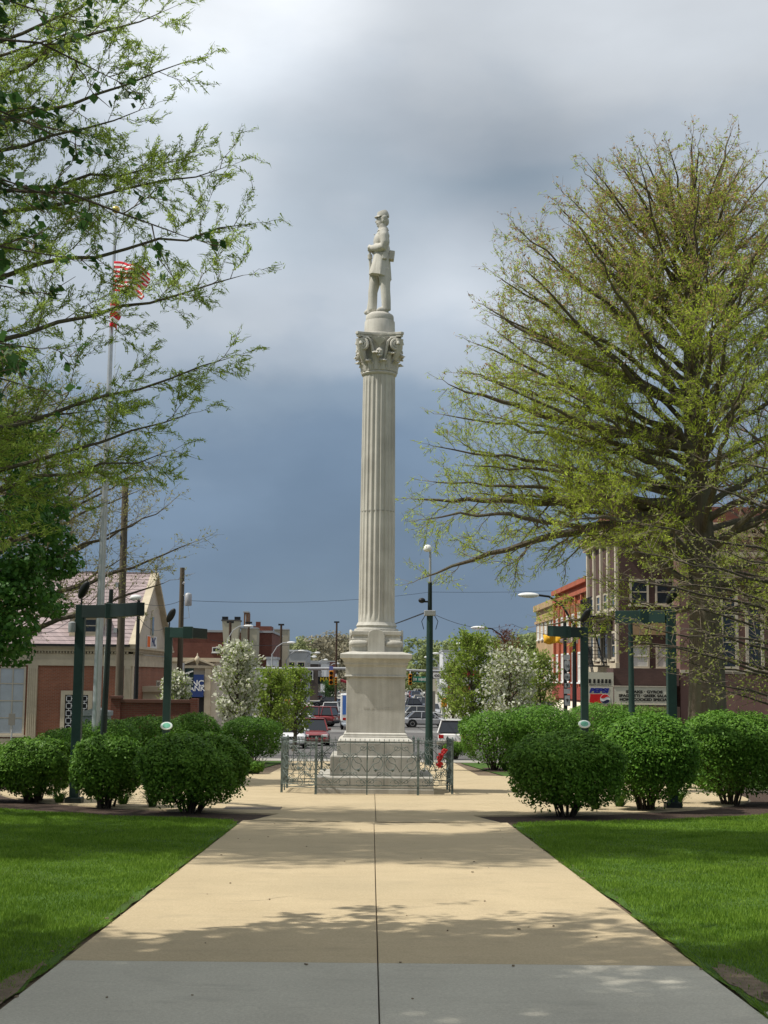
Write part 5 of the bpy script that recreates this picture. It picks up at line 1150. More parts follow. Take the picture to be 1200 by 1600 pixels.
B(ban, 'panel', bnr, ((b0, -.56, cZ(1089)), (b1, -.50, cZ(1054))))
text_obj('lettering', 'PNC', .62, WHITE, ban, ((b0 + b1) / 2 + .05, -.565, cZ(1068)), FRONT, bold=.012); text_obj('lettering', 'BANK', .58, WHITE, ban, ((b0 + b1) / 2, -.565, cZ(1076)), FRONT, bold=.008)
# dark green street banner in front of it
t = thing('street_banner', 'dark green banner with white ship emblem beside the blue bank banner', 'banner', (xat(296, 92), 92, gz(92)))
q = lambda px, py: at(px, py, 92) - Vector(t.location)
B(t, 'cloth', M('green_banner', (.012, .03, .026)), (q(288, 1074) + V3((0, -.02, 0)), q(303, 1044) + V3((0, .02, 0))))
mb = MB(); c = q(295.5, 1060); mb.prism([c + V3((-.24, -.03, .05)), c + V3((-.14, -.03, -.05)), c + V3((.16, -.03, -.05)), c + V3((.26, -.03, .05))], (0, -.012, 0)); mb.prism([c + V3((-.02, -.03, .06)), c + V3((.02, -.03, .06)), c + V3((0, -.03, .17))], (0, -.012, 0)); mb.bar(q(289.5, 1052.5) + V3((0, -.035, 0)), q(302, 1048.5) + V3((0, -.035, 0)), .01, .09); mb.bar(q(290, 1063.5) + V3((0, -.035, 0)), q(301, 1063.5) + V3((0, -.035, 0)), .01, .05); mb.build('emblem', WHITE, t)
mb = MB(); pp = q(287, 1036); mb.tube([(pp.x, 0, 0), pp], .06, 8); mb.build('pole', GALV, t)
# generic block builder for the town
def block(name, label, px0, px1, Y, top, depth, mat, cat='building', rows=(), side=None, wcol=GLASS, frame=FRAMEC, trim=CREAM, cornice=True, X=None):
    x0, x1 = X if X else (xat(px0, Y), xat(px1, Y)); g = gz(Y); h = zat(top, Y, (px0 + px1) / 2) - g; t = thing(name, label, cat, ((x0 + x1) / 2, Y, g)); w_ = (x1 - x0)
    B(t, 'wall', mat, ((-w_ / 2, 0, -.3), (w_ / 2, depth, h)))
    if cornice: B(t, 'cornice', trim, ((-w_ / 2 - .15, -.18, h), (w_ / 2 + .15, depth + .1, h + .28)))
    for (n, zf, ww, hh, face) in rows:
        for i in range(n):
            if face == 'y-': win(t, 'y-', -w_ / 2 + w_ * (i + .5) / n, 0, h * zf, ww, hh, frame, wcol, .08, (1, 2))
            elif face == 'x+': win(t, 'x+', w_ / 2, depth * (i + .5) / n, h * zf, ww, hh, frame, wcol, .08, (1, 2))
            else: win(t, 'x-', -w_ / 2, depth * (i + .5) / n, h * zf, ww, hh, frame, wcol, .08, (1, 2))
    return t, w_, h
t, w_, h = block('brown_brick_building', 'long dark red brick building behind the cream bank front, left', 262, 424, 186, 988, 20, BRD, rows=((5, .30, 1.6, 1.4, 'y-'),), trim=GREYB)
win(t, 'y-', -w_ / 2 + xat(337, 186) - xat(262, 186), 0, zat(1018, 186) - gz(186), 1.1, .7, WHITE, GLASS, .12, (2, 1))
B(t, 'rooftop_stair_tower', BRD, ((w_ / 2 - 2.6, 1, h), (w_ / 2 - .2, 5, h + .9)), ((w_ / 2 - 2.3, 1.5, h + .9), (w_ / 2 - 1.7, 2.1, h + 1.5)))
def tower(px0, px1, top, Y, label, mat=TANST, cap=None, trap=0):
    x0, x1 = xat(px0, Y), xat(px1, Y); g = gz(Y); t = thing('tan_tower', label, 'tower', ((x0 + x1) / 2, Y, g)); h = zat(top, Y, px0) - g; w_ = x1 - x0; mb = MB()
    if trap: mb.prism([(-w_ * .30, 0, 0), (w_ * .30, 0, 0), (w_ * .34, 0, h * .62), (w_ / 2, 0, h), (-w_ / 2, 0, h), (-w_ * .34, 0, h * .62)], (0, 2.5, 0))
    else: mb.box2((-w_ / 2, 0, 0), (w_ / 2, 4, h))
    mb.build('shaft', mat, t); B(t, 'cap', GREYB if not trap else ROOFD, ((-w_ / 2 - .1, -.1, h), (w_ / 2 + .1, 2.6, h + .15)))
    if trap:
        for s in (-1, 1): B(t, 'roof_vent', DARK, ((s * w_ * .36 - .35, .4, h + .15), (s * w_ * .36 + .35, 1.2, h + .55)))
    else: B(t, 'seam', GREYB, ((-.06, -.03, 0), (.06, .0, h * .98)))
    return t
tower(345, 372, 970, 176, 'tan hopper-shaped roof structure above the dark red brick building', trap=1)
tower(375, 400, 982, 178, 'plain tan block rising in front of the dark red brick building')
tower(427, 449, 984, 210, 'plain tan block at the right end of the dark red brick building')
t = tower(379, 385, 957, 182, 'thin rust-brown stack above the plain tan block', M('rust_metal', (.20, .10, .05), (.13, .07, .04), 3))
def dark_pole(pxx, top, Y, label, r=.16, m=None):
    t = thing('street_pole', label, 'pole', (xat(pxx, Y), Y, gz(Y)), 0, 'poles along the left side of the street'); h = zat(top, Y, pxx) - gz(Y); mb = MB(); mb.tube([(0, 0, 0), (0, 0, h)], [r, r * .8], 8); mb.build('pole', m or M('rusty_brown_pole', (.075, .045, .028), (.05, .03, .02), 3), t, True); mb = MB(); mb.box((0, 0, h), (.75, .2, .22)); mb.build('pole_head', DARK, t); return t
for px, tp, Y, r, lb in ((358, 972, 150, .18, 'dark pole in front of the hopper-shaped tan structure'), (387, 973, 160, .15, 'dark pole in front of the middle tan block'), (438, 976, 180, .17, 'rust-brown pole in front of the right tan block'), (525, 972, 200, .16, 'dark pole close left of the column base')): dark_pole(px, tp, Y, lb, r)
block('white_house', 'narrow white building behind the left blossoming tree', 400, 446, 158, 1052, 9, WPAINT, rows=((2, .6, .9, 1.5, 'y-'), (2, .25, 1.1, 1.5, 'y-')), trim=WPAINT)
block('white_house', 'taller white gable block right of the dark red brick building', 416, 430, 170, 1030, 6, WPAINT, rows=((1, .75, 1.0, 1.6, 'y-'),), trim=GREYB)
block('grey_building', 'pale grey building below the far street lamps at left', 447, 478, 228, 1018, 16, GREYB, rows=((2, .7, 1.2, 1.6, 'y-'), (3, .7, 1.2, 1.6, 'x+')), trim=WPAINT)
sxf = lambda Y: .0105 * (Y - 71)
rg = random.Random(77)
left_row = [('dark_storefront', 'dark shop with red awning on the left side of the street', 250, 14, 6.4, M('dark_shop', (.06, .05, .045), (.09, .07, .06), 1)), ('white_storefront', 'white low shop behind the yellow lettered sign, left side of the street', 285, 20, 6.8, WPAINT), ('brick_storefront', 'small red-brown shop far down the left side of the street', 330, 24, 7.5, BRD), ('grey_storefront', 'grey shop farthest down the left side of the street', 390, 40, 7.0, GREYB), ('cream_storefront', 'pale shop at the far end of the street on the left', 470, 60, 8.0, STUC)]
for nm, lb, Y, dep, hh, m in left_row:
    xr = -11.4 + sxf(Y); t = thing(nm, lb, 'shop', (xr - 4, Y, gz(Y))); B(t, 'wall', m, ((-4, 0, -.3), (4, dep, hh))); B(t, 'parapet', GREYB, ((-4.1, -.1, hh), (4.12, dep, hh + .3)))
    for i in range(3):
        win(t, 'y-', -2.6 + i * 2.6, 0, hh * .7, 1.1, 1.5, WHITE, GLASS, .1, (1, 2)); win(t, 'x+', 4, dep * (i + .5) / 3, hh * .7, 1.3, 1.5, WHITE, GLASS, .1, (1, 2))
    B(t, 'shop_window', GLASS, ((3.99, 1, .6), (4.03, dep - 1, 2.8)))
aw = thing('red_awning', 'dark red shop awning on the left side of the street', 'awning', (-7.4 + sxf(250), 250, gz(250)))
mb = MB(); mb.prism([(0, 0, 2.9), (1.9, 0, 2.2), (1.9, 0, 1.9), (0, 0, 2.5)], (0, 12, 0)); mb.v = [(v[0], v[1], v[2] + .9) for v in mb.v]; mb.build('canopy', M('awning_red', (.25, .02, .03), (.19, .015, .025), 1), aw)
mb = MB(); [mb.tube([(1.85, yy, 0), (1.85, yy, 2.8)], .04, 6) for yy in (.2, 11.8)]; mb.build('awning_posts', DARK, aw)
ys_ = thing('shop_sign', 'black sign with yellow capital letters down the street on the left', 'sign', (xat(509, 240), 240, gz(240))); zz_ = zat(1063, 240, 509) - gz(240)
B(ys_, 'board', DARK, ((-1.3, 0, zz_ - .6), (1.4, .15, zz_ + .6))); B(ys_, 'post', DARK, ((-.1, .02, 0), (.1, .12, zz_ - .6))); text_obj('lettering', 'MAX', .95, M('sign_yellow', (.75, .55, .04)), ys_, (.05, -.01, zz_ + .12), FRONT, bold=.03)
right_row = [('white_storefront', 'white building with black stripes above the route shields', 285, 14, 9.5, WPAINT), ('red_white_storefront', 'low shop with red and white fascia behind the lamp post', 240, 16, 5.6, WPAINT), ('cream_storefront', 'pale shop far down the right side of the street', 350, 30, 6.5, STUC), ('grey_storefront', 'grey shop at the far end of the street on the right', 430, 60, 7.4, GREYB)]
for nm, lb, Y, dep, hh, m in right_row:
    xl = 12.0 + sxf(Y) - (1.2 if 'fascia' in lb else 0); t = thing(nm, lb, 'shop', (xl + 5, Y, gz(Y))); B(t, 'wall', m, ((-5, 0, -.3), (5, dep, hh))); B(t, 'parapet', GREYB, ((-5.12, -.1, hh), (5.1, dep, hh + .3)))
    for i in range(3): win(t, 'x-', -5, dep * (i + .5) / 3, hh * .62, 1.3, 1.4, WHITE, GLASS, .1, (1, 2)); win(t, 'y-', -3.2 + i * 3.2, 0, hh * .55, 1.3, 1.5, WHITE, GLASS, .1, (1, 2))
    if 'fascia' in lb:
        RDS = M('sign_red', (.32, .02, .03)); B(t, 'red_fascia', RDS, ((-5.15, -.15, hh - 1.2), (1, -.0, hh - .1))); B(t, 'red_fascia', RDS, ((-5.15, -.15, 1.6), (-1, -.0, 3.0)))
    if 'stripes' in lb:
        for k in range(3): mb = MB(); mb.bar((-4.2 + k * 1.4, -.02, hh - 2.6), (-3.5 + k * 1.4, -.02, hh - .5), .04, .16); mb.build('wall_stripe', DARK, t)
bs = thing('shop_sign', 'white sign board on a pole right of the lamp post', 'sign', (xat(692, 150), 150, gz(150))); zz_ = zat(1075, 150, 692) - gz(150); B(bs, 'board', WHITE, ((-.55, 0, zz_ - .42), (.55, .12, zz_ + .42))); B(bs, 'post', GALV, ((-.06, .02, 0), (.06, .1, zz_ - .42))); mb = MB(); [mb.box((-.3 + .2 * k, -.005, zz_ + .02), (.13, .01, .26)) for k in range(4)]; mb.build('lettering', M('faded_blue_letters', (.30, .34, .42)), bs)
# --- right side: red and tan shops along the road
RX = 13.1
rd = thing('red_building', 'bright red brick building with tall white-blinded windows right of the road', 'building', (RX, 84.8, gz(84.8))); rh = zat(905, 84.8, 920) - gz(84.8)
B(rd, 'wall', BRR, ((0, 0, -.3), (10, 16.2, rh))); B(rd, 'cornice', BRR, ((-.22, -.0, rh - .7), (0, 16.2, rh - .45)), ((-.3, -.0, rh - .12), (10, 16.2, rh + .18)))
zf = lambda py, Y: zat(py, Y, 900) - gz(84.8)
z2a, z2b = zf(955, 88), zf(990, 88); z1a, z1b = zf(1018, 88), zf(1066, 88)
for i in range(6):
    yy = 1.5 + 2.65 * i
    win(rd, 'x-', 0, yy, (z2a + z2b) / 2, 1.35, z2a - z2b, WHITE, BLIND, .12, (1, 2), .07); win(rd, 'x-', 0, yy, (z1a + z1b) / 2, 1.35, z1a - z1b, WHITE, BLIND, .12, (1, 2), .07)
    B(rd, 'brick_pier', BRR, ((-.16, yy + 1.1, z1b - .2), (0, yy + 1.5, rh - .72)))
    mb = MB(); mb.box((-.10, yy, rh - 1.5), (.2, .16, .5)); mb.build('bracket', BRT, rd)
B(rd, 'shop_fascia', M('red_fascia_paint', (.26, .05, .035), (.20, .04, .03), 1), ((-.25, 0, z1b - 1.1), (0, 16.2, z1b - .35)))
ca = thing('cream_awning', 'long cream shop awning under the red building', 'awning', (RX, 84.8, gz(84.8))); za = z1b - 1.15
mb = MB(); mb.prism([(-.02, 1, za), (-1.9, 1, za - 1.3), (-1.9, 1, za - 1.6), (-.02, 1, za - 1.5)], (0, 12, 0)); mb.build('canopy', M('awning_cream', (.72, .66, .52), (.65, .59, .46), 1), ca)
B(rd, 'shop_window', GLASS, ((-.05, .6, .4), (.0, 15.6, za - 1.4)))
tn = thing('tan_building', 'tan brick building beyond the red one right of the road', 'building', (RX + .1, 101.1, gz(95))); th = zat(938, 101.1, 865) - gz(95)
B(tn, 'wall', BRT, ((0, 0, -.3), (10, 12.5, th))); B(tn, 'cornice', BRT, ((-.25, 0, th - .3), (10, 12.6, th + .15)), ((-.15, 0, th - 1.3), (0, 12.6, th - 1.1)))
for i in range(5):
    yy = 1.3 + 2.4 * i
    for (a, b) in ((967, 995), (1030, 1066)): zA, zB = zat(a, 103, 860) - gz(95), zat(b, 103, 860) - gz(95); win(tn, 'x-', 0, yy, (zA + zB) / 2, 1.2, zA - zB, WHITE, BLIND, .12, (1, 2), .06)
B(tn, 'shop_window', GLASS, ((-.05, .6, .4), (.0, 12, 2.8)))
# corner building, brown
KX = 12.95; KY = 74.0; kb = thing('brown_corner_building', 'large brown brick corner building with fire escape behind the cypress', 'building', (KX, KY, gz(KY))); kh = zat(842, KY + 8, 930) - gz(KY)
B(kb, 'wall', BRB, ((0, 0, -.4), (9.5, 10.6, kh))); B(kb, 'cornice', CREAM, ((-.5, -.5, kh - .25), (9.7, 10.75, kh + .1)), ((-.3, -.3, kh - .6), (9.6, 10.65, kh - .42)))
mb = MB(); [mb.box((-.36, .3 + i * .45, kh - .33), (.18, .18, .16)) for i in range(23)]; [mb.box((.1 + i * .45, -.36, kh - .33), (.18, .18, .16)) for i in range(20)]; mb.build('dentil_course', CREAM, kb)['kind'] = 'stuff'
B(kb, 'brick_parapet', BRD, ((.05, .05, kh + .1), (9.4, 10.4, kh + 1.0)))
kz = lambda py: zat(py, KY, 1000) - gz(KY)
for yy in (.35, 2.9, 5.3, 7.8, 10.2): B(kb, 'stone_pilaster', FRAMEC, ((-.14, yy - .2, kz(1050)), (0, yy + .2, kh - .6)))
for yy in (1.6, 4.1, 6.5, 9.0):
    for (a, b) in ((920, 950), (985, 1030)): win(kb, 'x-', 0, yy, (kz(a) + kz(b)) / 2, 1.3, kz(a) - kz(b), FRAMEC, GLASS, .12, (1, 2), .06)
for px in (1000, 1040):
    for (a, b) in ((1008, 1044), (905, 945)): win(kb, 'y-', xat(px, KY) - KX, 0, (kz(a) + kz(b)) / 2, 1.0, kz(a) - kz(b), FRAMEC, BLIND if a > 1000 else GLASS, .10, (1, 2), .07)
B(kb, 'stone_band', M('tan_band', (.36, .24, .13), (.30, .2, .11), 2), ((xat(985, KY) - KX, -.06, kz(992)), (xat(1052, KY) - KX, 0, kz(972))))
B(kb, 'stone_band', CREAM, ((-.2, -.0, kz(1050)), (0, 10.6, kz(1036))), ((-.0, -.12, kz(1056)), (4.6, -.0, kz(1049))))
# fire escape on its street side
fe = thing('fire_escape', 'black iron fire escape on the side of the brown corner building', 'fire escape', (KX - .15, KY + 3.5, gz(KY)))
for zl in (kz(1040), kz(985), kz(960)):
    B(fe, 'platform', DARK, ((-1.0, -1.6, zl - .05), (0, 2.4, zl))); mb = MB()
    for yy in np.arange(-1.6, 2.41, .25): mb.tube([(-1.0, yy, zl), (-1.0, yy, zl + 1.0)], .022, 4)
    mb.bar((-1, -1.6, zl + 1), (-1, 2.4, zl + 1), .05, .05); mb.bar((-1, -1.6, zl + .5), (-1, 2.4, zl + .5), .03, .03); mb.build('railing', DARK, fe)
for z0, z1 in ((kz(1040), kz(985)), (kz(985), kz(960))):
    mb = MB()
    for xx in (-.9, -.3): mb.bar((xx, -1.4, z0), (xx, 1.8, z1), .05, .12)
    for k in range(9): mb.bar((-.9, -1.4 + 3.2 * k / 9, z0 + (z1 - z0) * k / 9), (-.3, -1.4 + 3.2 * k / 9, z0 + (z1 - z0) * k / 9), .18, .03)
    mb.build('stair', DARK, fe)
mb = MB()
for dx_ in (0, .5): mb.bar((-1.0 - .0, -2.0 + dx_ - 1.4, kz(1085)), (-1.0, -.2 + dx_ - 1.4, kz(1040)), .05, .05)
for k in range(10): mb.bar((-1, -3.4 + 1.8 * k / 10, kz(1085) + (kz(1040) - kz(1085)) * k / 10), (-1, -2.9 + 1.8 * k / 10, kz(1085) + (kz(1040) - kz(1085)) * k / 10), .03, .03)
mb.build('drop_ladder', DARK, fe)
# plain mauve-brown wing to the right
mv = thing('mauve_building', 'plain mauve-brown building behind the cypress trunk at the right edge', 'building', (xat(1063, 72.5), 72.5, gz(72.5))); mz = lambda py: zat(py, 72.5, 1100) - gz(72.5); m0 = xat(1063, 72.5)
B(mv, 'wall', MAUVE, ((0, 0, -.4), (16, 11, mz(870)))); B(mv, 'coping', CREAM, ((-.1, -.15, mz(870)), (16, 11, mz(862))))
for px in (1140, 1180):
    xw = xat(px, 72.5) - m0; win(mv, 'y-', xw, 0, (mz(918) + mz(1046)) / 2, .95, mz(918) - mz(1046), FRAMEC, GLASS, .16, (1, 3), .08)
B(mv, 'stone_band', FRAMEC, ((.0, -.08, mz(1052)), (16, 0, mz(1047))))
# one-storey restaurant front with signs
RY = 71.6; r0 = xat(916, RY); rst = thing('restaurant', 'low restaurant front with pale sign boards and dark canopy', 'restaurant', (r0, RY, gz(RY))); rz_ = lambda py: zat(py, RY, 980) - gz(RY); ru = lambda px: xat(px, RY) - r0
B(rst, 'wall', M('brown_shop', (.16, .10, .07), (.12, .08, .06), 1), ((0, 0, -.2), (ru(1062), 2.2, rz_(1104)))); B(rst, 'canopy', BRB, ((ru(959), .12, rz_(1071)), (ru(1062), 2.2, rz_(1044))))
B(rst, 'wall_strip', M('tan_strip', (.42, .30, .19)), ((ru(988), -.05, rz_(1110)), (ru(1045), 0, rz_(1103))))
SB = M('sign_board_cream', (.56, .53, .42), (.49, .46, .36), 1, .6)
sgn = thing('menu_sign', 'cream menu sign board with dark capital lettering on the restaurant', 'sign', (r0, RY, gz(RY)))
B(sgn, 'board', SB, ((ru(959), -.14, rz_(1100)), (ru(1046), -.03, rz_(1073)))); B(sgn, 'frame', FRAMEC, ((ru(957.5), -.17, rz_(1073)), (ru(1047), -.02, rz_(1071.5))), ((ru(957.5), -.17, rz_(1101.3)), (ru(1047), -.02, rz_(1100))))
BLK = M('sign_black', (.02, .018, .015)); mx_ = ru(1004)
for s, py, xo in (('STEAKS · GYROS', 1081, 1005.5), ('SPAGHETTI · GREEK SALADS', 1087, 1007), ('HOME COOKED SPECIALS', 1093, 1007)):
    o = text_obj('lettering', s, .185, BLK, sgn, (ru(xo), -.15, rz_(py)), FRONT, bold=.009, sx=1.55)
    wd = o.dimensions.x if False else (max(v.co.x for v in o.data.vertices) - min(v.co.x for v in o.data.vertices)); lim = {1081: 57, 1087: 82, 1093: 80}[py] * RY / FPX; o.scale = (lim / wd, 1.0, 1)
pp = thing('drink_sign', 'soft drink sign with blue lettering over a red wave emblem', 'sign', (r0, RY, gz(RY)))
B(pp, 'board', SB, ((ru(917), -.14, rz_(1101)), (ru(957.2), -.03, rz_(1073))))
o = text_obj('lettering', 'PEPSI', .30, M('cola_blue', (.02, .03, .22)), pp, (ru(935.5), -.15, rz_(1079.7)), (R(90), 0, 0), bold=.022); wd = max(v.co.x for v in o.data.vertices) - min(v.co.x for v in o.data.vertices); o.scale = (29 * RY / FPX / wd, 1.0, 1)
for v in o.data.vertices: v.co.x += v.co.y * .22
RED = M('cola_red', (.55, .015, .015)); mb = MB(); mb.prism([(ru(921.5), -.145, rz_(1085)), (ru(920), -.145, rz_(1099)), (ru(940), -.145, rz_(1099)), (ru(941), -.145, rz_(1085))], (0, -.01, 0)); mb.build('red_block', RED, pp)
ce = Vector((ru(944.5), -.150, rz_(1092.5))); rr_ = .235; WV = M('sign_white', (.75, .74, .70)); BLV = M('cola_dark', (.02, .02, .06))
mb = MB(); mb.prism([ce + V3((rr_ * 1.08 * math.cos(a), 0, rr_ * 1.08 * math.sin(a))) for a in np.linspace(0, 2 * math.pi, 29)[:-1]], (0, -.006, 0)); mb.build('emblem_disc', WV, pp)
def wave(a0, a1, off, m, nm):
    P = [ce + V3((rr_ * math.cos(a), -.008, rr_ * math.sin(a))) for a in np.linspace(R(a0), R(a1), 16)]; xs = np.linspace(P[-1].x, P[0].x, 12); P += [Vector((x, P[0].y, ce.z + off + .045 * math.sin((x - ce.x) / rr_ * 3.0))) for x in xs[1:-1]]
    mb = MB(); mb.prism(P, (0, -.006, 0)); mb.build(nm, m, pp)
wave(15, 165, .07, RED, 'emblem_top'); wave(345, 195, -.07, BLV, 'emblem_bottom')
up_ = thing('restaurant_name_sign', 'pale sign board with dark block letters above the soft drink sign', 'sign', (r0, RY, gz(RY)))
B(up_, 'board', SB, ((ru(916), -.12, rz_(1072.4)), (ru(958), .1, rz_(1051)))); mb = MB()
for k, px in enumerate((921, 928, 934.5, 940.5, 946.5, 952)): mb.box2((ru(px - 1.8), -.135, rz_(1068)), (ru(px + 1.8), -.12, rz_(1061.5)))
mb.build('block_letters', BLK, up_); o = text_obj('lettering', 'RESTAURANT', .10, BLK, up_, (ru(937), -.125, rz_(1070.6)), FRONT, sx=1.8)
# flags on the red building
for px, py, m, lb in ((864, 999, M('flag_yellow', (.75, .42, .03), (.65, .35, .02), 4), 'yellow banner flag hanging from the red building'), (889, 998, M('flag_pale', (.75, .68, .66), (.6, .4, .4), 6), 'white banner flag with a red mark hanging from the red building')):
    t = thing('banner_flag', lb, 'flag', at(px, py, 83)); mb = MB(); n = 10; V = []
    for i in range(n + 1):
        for j in range(4): u = i / n - .5; V.append((u * 1.1, .12 * math.sin(u * 9 + j), .26 - j * .17 + .05 * math.sin(u * 8)))
    mb.add(V, [(i * 4 + j, i * 4 + 4 + j, i * 4 + 5 + j, i * 4 + 1 + j) for i in range(n) for j in range(3)]); o = mb.build('cloth', m, t, True); o.modifiers.new('s', 'SOLIDIFY').thickness = .01
    mb = MB(); mb.tube([(-.6, .1, .3), (.6, .1, .3), (2.2, 3, .1)], .02, 5); mb.build('flag_staff', DARK, t)
# ------------------------------------------------------------------ low brick wall, stone marker, poles, wires
wl = thing('low_brick_wall', 'low dark red brick wall with end pier behind the left bushes', 'wall', (xat(175, 56), 56, gz(56))); w0 = xat(175, 56); wz = lambda py: zat(py, 56, 240) - gz(56)
B(wl, 'wall_panel', BRD, ((xat(190, 56) - w0, 0, -.2), (xat(308, 56) - w0, .35, wz(1098)))); B(wl, 'coping', M('dark_coping', (.13, .06, .045)), ((xat(190, 56) - w0, -.06, wz(1098)), (xat(309, 56) - w0, .41, wz(1093))))
B(wl, 'pier', BRD, ((0, -.08, -.2), (xat(190, 56) - w0, .43, wz(1092)))); B(wl, 'pier_cap', M('dark_coping', (.13, .06, .045)), ((-.05, -.13, wz(1092)), (xat(191, 56) - w0, .48, wz(1088)))); B(wl, 'pier', BRD, ((xat(299, 56) - w0, -.08, -.2), (xat(310, 56) - w0, .43, wz(1091))))
sm_ = thing('stone_marker', 'grey stone marker with low peaked top at the flagpole base', 'memorial', (xat(153, 46.5), 46.5, gz(46.5))); sz_ = lambda py: zat(py, 46.5, 153) - gz(46.5); hw = 20 * 46.5 / FPX
B(sm_, 'die', GREYB, ((-hw, -.3, 0), (hw, .3, sz_(1118)))); mb = MB(); mb.prism([(-hw * 1.12, -.36, sz_(1118)), (hw * 1.12, -.36, sz_(1118)), (hw * 1.12, -.36, sz_(1111)), (hw * .5, -.36, sz_(1109)), (0, -.36, sz_(1105)), (-hw * .5, -.36, sz_(1109)), (-hw * 1.12, -.36, sz_(1111))], (0, .72, 0)); mb.build('cap', GREYB, sm_)
def upole(px_t, py_t, px_b, Y, r, label, extra=True):
    b = Vector((xat(px_b, Y), Y, gz(Y))); t = thing('utility_pole', label, 'utility pole', b); tp = at(px_t, py_t, Y) - b; mb = MB(); mb.tube([(0, 0, 0), tp * .5, tp], [r, r * .88, r * .75], 12); mb.build('pole', WOODP, t, True); return t, tp
t1, tp1 = upole(196, 757, 187, 66, .20, 'tall weathered wooden utility pole behind the flagpole')
for k in (.45, .62, .80): mb = MB(); mb.box(tp1 * k + V3((-.24, -.1, 0)), (.16, .12, .22)); mb.build('insulator', GALV, t1)
t2, tp2 = upole(285, 887, 281, 86, .19, 'wooden utility pole with transformer can left of the road')
mb = MB(); c = tp2 + V3((.42, -.1, -1.95)); mb.lathe([(.19, -.38), (.22, -.34), (.22, .30), (.18, .36), (.06, .42)], 14, c); mb.build('transformer', GALV, t2, True)
mb = MB(); mb.bar(tp2 + V3((.1, -.1, -1.7)), tp2 + V3((.3, -.1, -1.7)), .06, .06); mb.tube([c + V3((0, 0, -.4)), c + V3((.1, 0, -1.1)), tp2 + V3((.1, 0, -3.1))], .015, 5); mb.tube([tp2 + V3((.1, -.15, -1.0)), tp2 + V3((.16, -.25, -.9))], .06, 8); mb.build('pole_hardware', GALV, t2)
t, tp = plain_pole('street_lamp', 217, 938, 213, 62, .12, .07, DARK, 'dark street lamp with white cobra head in front of the bank gable', 'street lamp')
mb = MB(); mb.ell(tp + V3((-.14, 0, .12)), (.26, .16, .13)); mb.build('lamp_head', WHITE, t, True)
def wire(pts, label, r=.014, sag=.4):
    P = []
    for a, b in zip(pts[:-1], pts[1:]):
        for i in range(13): u = i / 12; P.append(a.lerp(b, u) + V3((0, 0, -sag * 4 * u * (1 - u))))
    mb = MB(); mb.tube(P, r, 4, cap=False); o = mb.build('overhead_wire', DARK); tag(o, label, 'wire', 'overhead wires')
wire([at(190, 930, 66), at(284, 938, 86), at(672, 925, 110), at(1100, 905, 130)], 'thin wire crossing the sky behind the column, left to right', .016)
wire([at(330, 1000, 150), at(440, 1008, 180), at(525, 1000, 200), at(670, 955, 52.2)], 'dark cable from the street poles up to the lamp post', .03, .25)
wire([at(672, 957, 52), at(800, 975, 80), at(905, 985, 84)], 'thin cable from the lamp post towards the red building', .010)
wire([at(30, 985, 50), at(122, 958, 60), at(196, 935, 66)], 'thin wire in front of the bank roof', .010)
wire([at(214, 960, 62), at(258, 980, 75), at(284, 985, 86)], 'short drooping wire by the bank gable', .012)
# cobra head street lights along the road
def cobra(px, py, Y, s, label, arm=2.0):
    hd = at(px, py, Y); bx_ = hd.x + s * arm; t = thing('street_light', label, 'street lamp', (bx_, Y, gz(Y)), 0, 'cobra head street lights along the road'); h = hd.z - gz(Y); k = max(1, Y / 160); mb = MB()
    mb.tube([(0, 0, 0), (0, 0, h - 1.2)], [.11 * k, .08 * k], 8); mb.build('pole', GALV if Y > 100 else DARK, t, True)
    mb = MB(); mb.tube([(0, 0, h - 1.3), (-s * .5, 0, h - .45), (-s * 1.1, 0, h - .05), (-s * (arm - .3), 0, h + .02)], .05 * k, 6); mb.build('arm', GALV if Y > 100 else DARK, t, True)
    mb = MB(); mb.ell((-s * arm, 0, h), (.48, .20, .12 * k)); mb.build('lamp_head', WHITE, t, True)
for a in ((826, 930, 62, 1, 'nearest street light at right, its head in front of the cypress branches'), (747, 981, 92, 1, 'street light above the right blossoming tree'), (719, 1006, 130, 1, 'street light above the tall light green tree'), (681, 1021, 190, 1, 'street light just right of the lamp post'), (667, 1027, 240, 1, 'far street light just left of the lamp post'),
          (388, 978, 140, -1, 'street light in front of the plain tan block'), (455, 1004, 150, -1, 'street light above the pale grey building'), (471, 1017, 190, -1, 'street light right of the pale grey building'), (496, 1020, 230, -1, 'far street light in front of the woods, left'), (491, 1026, 260, -1, 'far street light, lower of the left pair'), (509, 1031, 320, -1, 'farthest street light left of the column'), (527, 1037, 300, -1, 'far street light touching the pedestal on the left')): cobra(*a)
